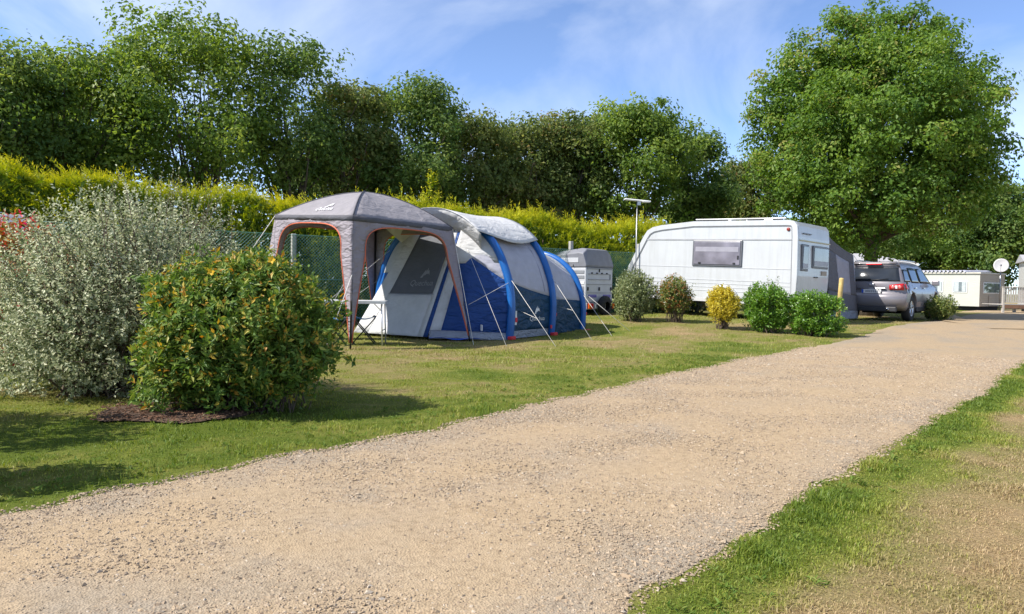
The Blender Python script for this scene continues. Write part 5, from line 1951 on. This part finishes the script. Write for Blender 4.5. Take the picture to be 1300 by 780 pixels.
# ------------------------------------------------------------------ silver car
m, nt, b = new_mat('silver_blue_paint')
n = noise(nt, 1.5, 3, 0.5)
r = ramp(nt, [(0.3, (0.185, 0.172, 0.188)), (0.7, (0.21, 0.197, 0.21))])
nt.links.new(n.outputs['Fac'], r.inputs['Fac']); nt.links.new(r.outputs[0], b.inputs['Base Color'])
b.inputs['Metallic'].default_value = 0.15
b.inputs['Roughness'].default_value = 0.32
b.inputs['Coat Weight'].default_value = 0.3
b.inputs['Coat Roughness'].default_value = 0.06
M_PAINT = m
M_CGLASS = glass_mat('car_glass', (0.02, 0.024, 0.03), 0.05, 0.4)
M_CLAD = plain('dark_cladding', (0.03, 0.03, 0.033), 0.6)
M_CHROME = plain('bright_trim', (0.7, 0.7, 0.72), 0.2, metal=1.0)

SIL = [(-2.15, .36), (-2.27, .44), (-2.32, .56), (-2.325, .68), (-2.29, .77), (-2.225, .80), (-2.225, .90), (-2.25, .98), (-2.22, 1.10), (-2.15, 1.28), (-2.06, 1.46), (-1.97, 1.60), (-2.04, 1.66), (-1.9, 1.70), (-1.5, 1.725), (-1.0, 1.74), (-.3, 1.735), (.15, 1.70),
       (.42, 1.63), (.75, 1.42), (1.15, 1.13), (1.3, 1.08), (1.6, 1.04), (1.95, .97), (2.18, .86), (2.30, .72), (2.33, .55), (2.26, .36), (1.95, .28), (1.2, .27), (0, .27), (-1.2, .27), (-1.85, .30)]
ZM = ([0, .5, .58, .64, .69, .78, .87, .90, .93, .945], [2, 2, 1.735, 1.68, 1.60, 1.33, 1.08, 1.0, .90, .80])
ZB = ([0, .7, .85, .93, .945], [.27, .27, .30, .42, .56])


def corner(y):
    return 0.26 * (abs(y) / 0.945) ** 4


def car_ring(y):
    out = []
    for x, z in SIL:
        lim = 2.33 - corner(y) if x < 0 else 2.33 - corner(y) * 1.6
        xx = x + (corner(y) if x < -1.9 else -corner(y) * 1.6 if x > 1.9 else 0)
        zz = min(max(z, np.interp(abs(y), *ZB)), np.interp(abs(y), *ZM))
        out.append((xx, y, zz))
    return out


ys = [0, .25, .42, .5, .55, .60, .645, .69, .735, .78, .825, .87, .90, .925, .945]
ys = [-y for y in reversed(ys[1:])] + ys
mb = MB()
K = len(SIL)
for y in ys:
    mb.v += car_ring(y)
for j in range(len(ys) - 1):
    for i in range(K):
        i2 = (i + 1) % K
        mb.f.append((j * K + i, j * K + i2, (j + 1) * K + i2, (j + 1) * K + i)); mb.sm.append(True)
mb.f += [tuple(range(K)), tuple(reversed(range((len(ys) - 1) * K, len(ys) * K)))]; mb.sm += [False, False]

cw = gp(1152, 408)
fwd = Vector((0.67, 0.742, 0)); lft = Vector((-0.742, 0.67, 0))
cc = cw + fwd * 1.35 + lft * 0.80
suv = thing('silver_car', 'silver grey family car with tall rear end parked under the round tree', 'car', (cc.x, cc.y, tzf(cc.x, cc.y) + 0.01), math.atan2(0.742, 0.67))
suv.scale = (1.0, 1.0, 1.04)
cbody = mb.build('body', M_PAINT, suv)
cut = MB()
for ax in (-1.35, 1.35):
    for sy in (-1, 1):
        cut.lathe([(0.0, -0.2), (0.425, -0.2), (0.425, 0.2), (0.0, 0.2)], (ax, sy * 0.84, 0.40), 'y', 28, smooth=False)
cut_o = cut.build('wheel_cutter', M_CLAD)
cut_o.matrix_world = Matrix.Translation(suv.location) @ Matrix.Rotation(suv.rotation_euler.z, 4, 'Z') @ Matrix.Scale(1.04, 4, (0, 0, 1))
bo = cbody.modifiers.new('wells', 'BOOLEAN')
bo.operation = 'DIFFERENCE'
bo.object = cut_o
bo.solver = 'EXACT'
bpy.context.view_layer.update()
me2 = bpy.data.meshes.new_from_object(cbody.evaluated_get(bpy.context.evaluated_depsgraph_get()))
cbody.modifiers.clear()
cbody.data = me2
bpy.data.objects.remove(cut_o)


def xtail(z):
    t = [(p[1], p[0]) for p in SIL[3:12]]
    return np.interp(z, [a for a, _ in t], [b_ for _, b_ in t])


def tail(y, z, off=0.012):
    return Vector((xtail(z) + corner(y) - off, y, z))


def yside(z):
    zs = [.80, .90, 1.0, 1.08, 1.33, 1.60, 1.68]
    yy = [.945, .93, .90, .87, .78, .69, .64]
    return np.interp(z, zs, yy)


rw = MB().grid(lambda u, v: tail((-1 + 2 * u) * (0.76 - 0.10 * v), 1.15 + 0.40 * v + 0.02 * (1 - (2 * u - 1) ** 2) * v), 12, 6).build('rear_window', M_CGLASS, suv, solid=0.006)
MB().tube([tail(0.1, 1.17, 0.03), tail(-0.45, 1.22, 0.03)], 0.012, 6).build('wiper', M_BLACK, rw, recalc=False)
for s in (-1, 1):
    for b0, b1, t0, t1, z0, z1 in [(-2.02, -1.32, -1.82, -1.36, 1.14, 1.50), (-1.24, -0.38, -1.28, -0.36, 1.12, 1.56), (-0.30, 0.98, -0.28, 0.36, 1.12, 1.56)]:
        MB().grid(lambda u, v: ((b0 + (b1 - b0) * u) * (1 - v) + (t0 + (t1 - t0) * u) * v, s * (yside(z0 + (z1 - z0) * v) + 0.012), z0 + (z1 - z0) * v), 8, 5).build('side_window', M_CGLASS, suv, solid=0.006)
    # tail lamp that wraps round the corner
    tlm = MB().grid(lambda u, v: tail(s * (0.50 + 0.36 * u), 0.90 + (0.19 - 0.05 * u * 0) * (v * (0.75 + 0.25 * u) + 0.0), 0.022), 8, 4).build('tail_lamp', M_REDL, suv, solid=0.012)
    MB().grid(lambda u, v: (-2.055 + 0.24 * u, s * (yside(0.93 + 0.14 * v) + 0.014), 0.92 + 0.02 * u + 0.16 * v * (1 - 0.5 * u)), 4, 3).build('lamp_wrap', M_REDL, tlm, solid=0.01)
    for yy in (0.60, 0.76):
        MB().lathe([(0.0, -0.012), (0.05, -0.01), (0.055, 0.0)], (float(xtail(0.98)) + corner(yy) - 0.03, s * yy, 0.985), 'x', 14).build('lamp_ring', plain('lamp_pink', (0.7, 0.16, 0.15), 0.2), tlm)
    MB().box((float(xtail(0.98)) + corner(.68) - 0.034, s * 0.68, 0.985), (0.01, 0.07, 0.09)).build('reverse_lens', M_WHITEP, tlm)
    MB().box((-2.15, s * 0.77, 0.565), (0.02, 0.2, 0.06), Matrix.Rotation(s * R_(-24), 3, 'Z')).build('bumper_reflector', M_REDL, suv, bevel=0.005)
    MB().tube([(-1.8, s * 0.62, 1.745), (-1.5, s * 0.615, 1.775), (0.0, s * 0.60, 1.78), (0.25, s * 0.59, 1.73)], 0.018, 6).build('roof_rail', M_CHROME, suv, recalc=False)
    mr = MB().box((0.86, s * 1.04, 1.14), (0.12, 0.22, 0.16)).build('door_mirror', M_PAINT, suv, bevel=0.03)
    for hx in (-1.05, -0.08):
        MB().box((hx, s * 0.935, 0.97), (0.18, 0.03, 0.03)).build('door_handle', M_CHROME, suv, bevel=0.008)
    for sx in (-1.285, -0.335, 0.98):
        MB().tube([(sx, s * (yside(1.06) + 0.002), 1.06), (sx + 0.0, s * 0.944, 0.8), (sx, s * 0.935, 0.46)], 0.006, 4).build('door_gap', M_CLAD, suv, recalc=False)
    MB().bbox(-0.92, 0.92, s * 0.90, s * 0.952, 0.27, 0.40).build('sill', M_CLAD, suv, bevel=0.02)
MB().grid(lambda u, v: (1.13 - 0.70 * v, (-1 + 2 * u) * (0.74 - 0.14 * v), 1.155 + 0.465 * v + 0.012), 8, 5).build('windscreen', M_CGLASS, suv, solid=0.006)
MB().grid(lambda u, v: (-2.05 + 0.12 * v, -0.62 + 1.24 * u, 1.655 + 0.045 * v + 0.012), 6, 2).build('spoiler', M_PAINT, suv, solid=0.03)
MB().bbox(-2.085, -2.03, -0.22, 0.22, 1.63, 1.665).build('brake_light', plain('third_brake_lens', (0.7, 0.02, 0.03), 0.25), suv, bevel=0.006)
MB().bbox(-2.30, -2.18, -0.72, 0.72, 0.27, 0.42).build('rear_apron', M_CLAD, suv, bevel=0.03)
pl_ = MB().bbox(-2.262, -2.235, -0.28, 0.28, 0.80, 0.915).build('number_plate', M_WHITEP, suv, bevel=0.004)
MB().bbox(-2.266, -2.26, 0.22, 0.275, 0.805, 0.91).build('plate_band', plain('plate_blue', (0.02, 0.08, 0.45), 0.5), pl_)
m2 = MB()
for k in range(7):
    m2.bbox(-2.266, -2.261, 0.16 - 0.055 * k, 0.128 - 0.055 * k, 0.825, 0.885 + 0.005 * (k % 2))
m2.build('plate_marking', M_CTRIM, pl_)
MB().bbox(-2.275, -2.24, -0.40, 0.40, 0.925, 0.955).build('tailgate_bar', M_CHROME, suv, bevel=0.008)
MB().box((-2.262, 0.0, 1.05), (0.02, 0.15, 0.07)).build('emblem', M_CHROME, suv, bevel=0.02)
MB().lathe([(0.03, 0.0), (0.04, 0.0), (0.04, 0.16), (0.03, 0.16)], (-2.34, -0.48, 0.34), 'x', 12).build('exhaust', M_CHROME, suv)
MB().tube([(-1.6, -0.3, 1.78), (-1.75, -0.3, 1.95)], 0.006, 4).build('radio_aerial', M_BLACK, suv, recalc=False)
MB().bbox(-1.1, 1.1, -0.6, 0.6, 0.2, 0.3).build('underbody', M_UNDER, suv)
for ax in (-1.35, 1.35):
    for s in (-1, 1):
        y_ = s * 0.80
        wh = MB().lathe([(0.23, 0.11), (0.33, 0.115), (0.36, 0.085), (0.365, 0), (0.36, -0.085), (0.33, -0.115), (0.23, -0.11)], (ax, y_, 0.365), 'y', 32).build('wheel', M_TYRE, suv)
        rim = MB().lathe([(0.255, 0.0), (0.24, s * 0.09), (0.225, s * 0.105), (0.215, s * 0.06), (0.20, s * 0.02), (0.0, s * 0.02)], (ax, y_, 0.365), 'y', 24).build('rim', M_ALU, wh)
        for k in range(5):
            a = 6.283 * k / 5 + 0.3
            MB().box((ax + 0.125 * math.cos(a), y_ + s * 0.085, 0.365 + 0.125 * math.sin(a)), (0.22, 0.03, 0.06), Matrix.Rotation(-a, 3, 'Y')).build('spoke', M_CHROME, wh, bevel=0.008)
        MB().lathe([(0.0, s * 0.1), (0.045, s * 0.1), (0.055, s * 0.07)], (ax, y_, 0.365), 'y', 12).build('hub_cap', M_ALU, wh)

# ------------------------------------------------------------------ mobile homes
def cladding(name, c, pitch=0.15):
    m, nt, b = new_mat(name)
    tc = nt.nodes.new('ShaderNodeTexCoord')
    sp = nt.nodes.new('ShaderNodeSeparateXYZ')
    nt.links.new(tc.outputs['Object'], sp.inputs[0])
    mm = nt.nodes.new('ShaderNodeMath'); mm.operation = 'DIVIDE'; mm.inputs[1].default_value = pitch
    nt.links.new(sp.outputs['Z'], mm.inputs[0])
    fr2 = nt.nodes.new('ShaderNodeMath'); fr2.operation = 'FRACT'
    nt.links.new(mm.outputs[0], fr2.inputs[0])
    bp = nt.nodes.new('ShaderNodeBump'); bp.inputs['Strength'].default_value = 1.0; bp.inputs['Distance'].default_value = 0.02
    nt.links.new(fr2.outputs[0], bp.inputs['Height']); nt.links.new(bp.outputs[0], b.inputs['Normal'])
    n = noise(nt, 1.2, 4, 0.6)
    r = ramp(nt, [(0.3, tuple(x * 0.93 for x in c)), (0.7, c)])
    nt.links.new(n.outputs['Fac'], r.inputs['Fac']); nt.links.new(r.outputs[0], b.inputs['Base Color'])
    b.inputs['Roughness'].default_value = 0.55
    return m


M_CLW = cladding('cream_cladding', (0.55, 0.55, 0.51))
M_CLB = cladding('beige_cladding', (0.38, 0.35, 0.30))
M_CLG = cladding('pale_cladding', (0.48, 0.48, 0.46))
M_RFW = plain('corrugated_white', (0.5, 0.5, 0.58), 0.4, var=0.1)
M_RFG = plain('grey_sheet_roof', (0.34, 0.335, 0.34), 0.6, var=0.15)
M_WFR = plain('white_window_frame', (0.72, 0.72, 0.72), 0.4)
M_PANE = glass_mat('dark_pane', (0.13, 0.155, 0.17), 0.05, 0.7)
M_NET = plain('net_curtain', (0.42, 0.46, 0.48), 0.8, var=0.2, vscale=14)


def mob_window(parent, face, a0, a1, z0, z1, o0, curtain=True):
    """window on a wall: face 'y' (wall normal -y at y=o0) or 'x' (wall normal +x at x=o0)"""
    def bx(p0, p1, q0, q1, d0, d1):
        if face == 'y':
            return MB().bbox(p0, p1, o0 - d1, o0 - d0, q0, q1)
        return MB().bbox(o0 + d0, o0 + d1, p0, p1, q0, q1)
    w_ = bx(a0, a1, z0, z1, -0.02, 0.04).build('window', M_WFR, parent, bevel=0.01)
    bx(a0 + 0.06, a1 - 0.06, z0 + 0.06, z1 - 0.06, 0.035, 0.046).build('pane', M_PANE, w_)
    if curtain:
        wd = a1 - a0
        bx(a0 + 0.1, a0 + wd * 0.42, z0 + 0.08, z1 - 0.08, 0.044, 0.05).build('curtain', M_NET, w_)
        bx(a1 - wd * 0.36, a1 - 0.1, z0 + 0.08, z1 - 0.08, 0.044, 0.05).build('curtain', M_NET, w_)
    return w_


# flat roofed mobile home with corrugated roof. local x: along the long side to the right end, y: away
mz = tzf(33, 53)
q = at(1243, 387, 53)
mh_rot = math.atan2(-0.80, 0.60)
MD = Vector((0.60, -0.80, 0))
mh = thing('mobile_home', 'cream mobile home with corrugated flat roof across the lane', 'mobile home', (q.x, 53, mz), mh_rot)
ML, MW, MZ0 = 9.5, 4.3, 0.32
he = zh(1243, 347.5, 53) - mz
MB().bbox(-ML, 0, 0, 0.1, MZ0, he).build('long_wall', M_CLW, mh)
MB().bbox(-0.1, 0.004, 0.004, MW, MZ0 + 0.004, he - 0.004).build('end_wall', M_CLB, mh)
MB().bbox(-ML, 0, MW - 0.1, MW + 0.003, MZ0, he - 0.002).build('back_wall', M_CLW, mh)
MB().bbox(-ML, -ML + 0.1, 0.1, MW - 0.1, MZ0, he - 0.002).build('left_wall', M_CLW, mh)
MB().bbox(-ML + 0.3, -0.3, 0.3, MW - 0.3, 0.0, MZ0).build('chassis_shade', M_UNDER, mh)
rfb = MB().bbox(-ML - 0.1, 0.08, -0.1, MW + 0.1, he, he + 0.09).build('roof', plain('cream_fascia', (0.55, 0.53, 0.47), 0.5), mh)
NC = 31
cl0, cl1 = -ML - 0.1, -0.9
MB().grid(lambda u, v: (cl0 + (cl1 - cl0) * u, -0.16 + (MW + 0.3) * v, he + 0.16 + 0.10 * v + 0.085 * math.sin(u * NC * 2 * math.pi)), NC * 6, 8).build('corrugated_sheet', M_RFW, rfb, solid=0.01)
for a0, a1 in ((-5.75, -5.05), (-3.45, -2.45), (-1.78, -0.80)):
    mob_window(mh, 'y', a0, a1, 1.28, 2.12, 0.0)
mob_window(mh, 'x', 0.55, 3.4, 1.25, 2.05, 0.0, False)
MB().bbox(0.0, 0.05, 1.5, 2.6, MZ0 + 0.04, 1.1).build('end_panel', M_CLB, mh)
fl_o = MB().lathe([(0.06, 0), (0.06, 0.42), (0.14, 0.42), (0.14, 0.50), (0.08, 0.55), (0.0, 0.55)], (-5.1, 1.0, he + 0.2), 'z', 12).build('flue', M_STEEL, mh)

# satellite dish on a pole at its right end
dq = at(1271, 337, 54.5)
dz = tzf(dq.x, 54.5)
dish = thing('satellite_dish', 'white satellite dish at the right end of the flat roofed mobile home', 'satellite dish', (dq.x, 54.5, dz))
hz_ = dq.z - dz
M_DISH = plain('dish_white', (0.40, 0.385, 0.385), 0.5, var=0.06)
nd = (Vector((-0.55, -0.82, 0.28))).normalized()
e1 = nd.cross(Vector((0, 0, 1))).normalized(); e2 = e1.cross(nd)
mb = MB()
NR, NA = 6, 28
vs, fs = [], []
for i in range(NR + 1):
    r_ = 0.52 * i / NR
    for k in range(NA):
        w = 6.28319 * k / NA
        vs.append(Vector((0, 0, hz_)) + e1 * r_ * math.cos(w) * 0.93 + e2 * r_ * math.sin(w) + nd * (0.35 * r_ * r_ - 0.1))
for i in range(NR):
    for k in range(NA):
        k2 = (k + 1) % NA
        fs.append((i * NA + k, i * NA + k2, (i + 1) * NA + k2, (i + 1) * NA + k))
mb.add(vs, fs, True).build('reflector', M_DISH, dish, solid=0.02)
c0_ = Vector((0, 0, hz_))
MB().tube([c0_ - e2 * 0.58 + nd * 0.05, c0_ - e2 * 0.25 + nd * 0.62], 0.018, 6).build('feed_arm', M_STEEL, dish, recalc=False)
MB().box(c0_ - e2 * 0.2 + nd * 0.64, (0.12, 0.12, 0.12)).build('feed_head', M_CTRIM, dish, bevel=0.03)
MB().tube([(0.05, 0.12, 0), (0.05, 0.12, hz_)], 0.035, 8).build('pole', M_STEEL, dish, recalc=False)

# gabled mobile home behind the car
gq = at(1160, 335, 43)
gz = tzf(gq.x, 43)
gh = thing('gabled_mobile_home', 'white mobile home with grey pitched roof half hidden behind the car', 'mobile home', (gq.x, 43, gz), R_(-20))
ge = gq.z - gz
GL, GW = 5.6, 3.6
MB().bbox(-GL, 0, 0, 0.1, 0.3, ge).build('long_wall', M_CLG, gh)
MB().bbox(-0.1, 0.003, 0.1, GW, 0.3, ge - 0.003).build('end_wall', M_CLG, gh)
MB().bbox(-GL, -GL + 0.1, 0.1, GW, 0.3, ge - 0.003).build('left_wall', M_CLG, gh)
MB().bbox(-GL + 0.1, -0.1, GW - 0.1, GW, 0.3, ge - 0.003).build('back_wall', M_CLG, gh)
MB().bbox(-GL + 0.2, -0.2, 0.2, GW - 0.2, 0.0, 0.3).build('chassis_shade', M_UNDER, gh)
rz_ = 0.66
mb = MB()
mb.add([(-GL - 0.15, -0.2, ge), (0.2, -0.2, ge), (0.2, GW + 0.2, ge), (-GL - 0.15, GW + 0.2, ge), (-GL + 0.3, GW / 2, ge + rz_), (-2.2, GW / 2, ge + rz_)], [(0, 1, 5, 4), (1, 2, 5), (2, 3, 4, 5), (3, 0, 4), (0, 3, 2, 1)])
rfo = mb.build('roof', M_RFG, gh)
MB().bbox(-GL - 0.17, 0.22, -0.24, -0.18, ge - 0.12, ge + 0.03).build('fascia', M_WFR, rfo)
mob_window(gh, 'y', -5.0, -3.6, 1.2, 2.1, 0.0)
mob_window(gh, 'y', -2.2, -1.0, 1.2, 2.1, 0.0)

# third mobile home cut by the right edge, with its wooden deck
eq = at(1304, 338, 47)
ez = tzf(eq.x, 47)
eh = thing('edge_mobile_home', 'pale mobile home cut off by the right edge of the picture', 'mobile home', (eq.x, 47, ez), R_(-28))
ee = zh(1304, 332, 47) - ez
EL, EW = 8.0, 4.0
MB().bbox(0, EL, 0, 0.1, 0.35, ee).build('long_wall', M_CLG, eh)
MB().bbox(-0.003, 0.1, 0.1, EW, 0.35, ee - 0.003).build('end_wall', M_CLG, eh)
MB().bbox(EL - 0.1, EL, 0.1, EW, 0.35, ee - 0.003).build('right_wall', M_CLG, eh)
MB().bbox(0.1, EL - 0.1, EW - 0.1, EW, 0.35, ee - 0.003).build('back_wall', M_CLG, eh)
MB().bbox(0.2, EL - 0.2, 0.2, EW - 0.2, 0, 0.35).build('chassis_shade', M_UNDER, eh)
mb = MB()
mb.add([(-0.2, -0.2, ee), (EL + 0.2, -0.2, ee), (EL + 0.2, EW + 0.2, ee), (-0.2, EW + 0.2, ee), (-0.2, EW / 2, ee + 0.5), (EL + 0.2, EW / 2, ee + 0.5)], [(0, 1, 5, 4), (1, 2, 5), (2, 3, 4, 5), (3, 0, 4), (0, 3, 2, 1)])
mb.build('roof', M_RFG, eh)
mob_window(eh, 'y', 0.35, 1.5, 1.2, 2.2, 0.0)

M_DECK = plain('weathered_deck_wood', (0.42, 0.39, 0.35), 0.85, var=0.25, vscale=12, bump=0.3)
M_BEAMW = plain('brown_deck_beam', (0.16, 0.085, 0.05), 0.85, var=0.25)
kq = at(1273, 396, 44.5)
kz = tzf(kq.x, 44.5)
dk = thing('wooden_deck', 'raised wooden deck with weathered railing at the right edge', 'deck', (kq.x, 44.5, kz), R_(-6))
dfl = zh(1273, 386.5, 44.5) - kz
drl = zh(1273, 365, 44.5) - kz
DLn = 4.2
for k in range(4):
    MB().box((DLn * k / 3, 0, drl / 2), (0.12, 0.12, drl + 0.06)).build('post', M_DECK, dk, bevel=0.01)
for k in range(15):
    MB().bbox(-0.05, DLn, 0.06 + 0.15 * k, 0.195 + 0.15 * k, dfl - 0.03, dfl).build('plank', M_DECK, dk)
MB().bbox(-0.06, DLn, -0.05, 0.05, dfl - 0.24, dfl - 0.035).build('edge_beam', M_BEAMW, dk)
MB().bbox(-0.08, DLn, -0.07, 0.07, drl, drl + 0.045).build('top_rail', M_DECK, dk)
MB().bbox(-0.03, DLn, -0.03, 0.03, dfl + 0.1, dfl + 0.16).build('bottom_rail', M_DECK, dk)
for k in range(30):
    x_ = 0.11 + 0.135 * k
    if x_ < DLn - 0.1:
        MB().bbox(x_, x_ + 0.085, -0.025, 0.02, dfl + 0.14, drl).build('baluster', M_DECK, dk)
for k in range(3):
    MB().box((0.9 + 1.3 * k, 0.5, (dfl - 0.2) / 2), (0.14, 0.14, dfl - 0.2)).build('pile', M_DECK, dk)
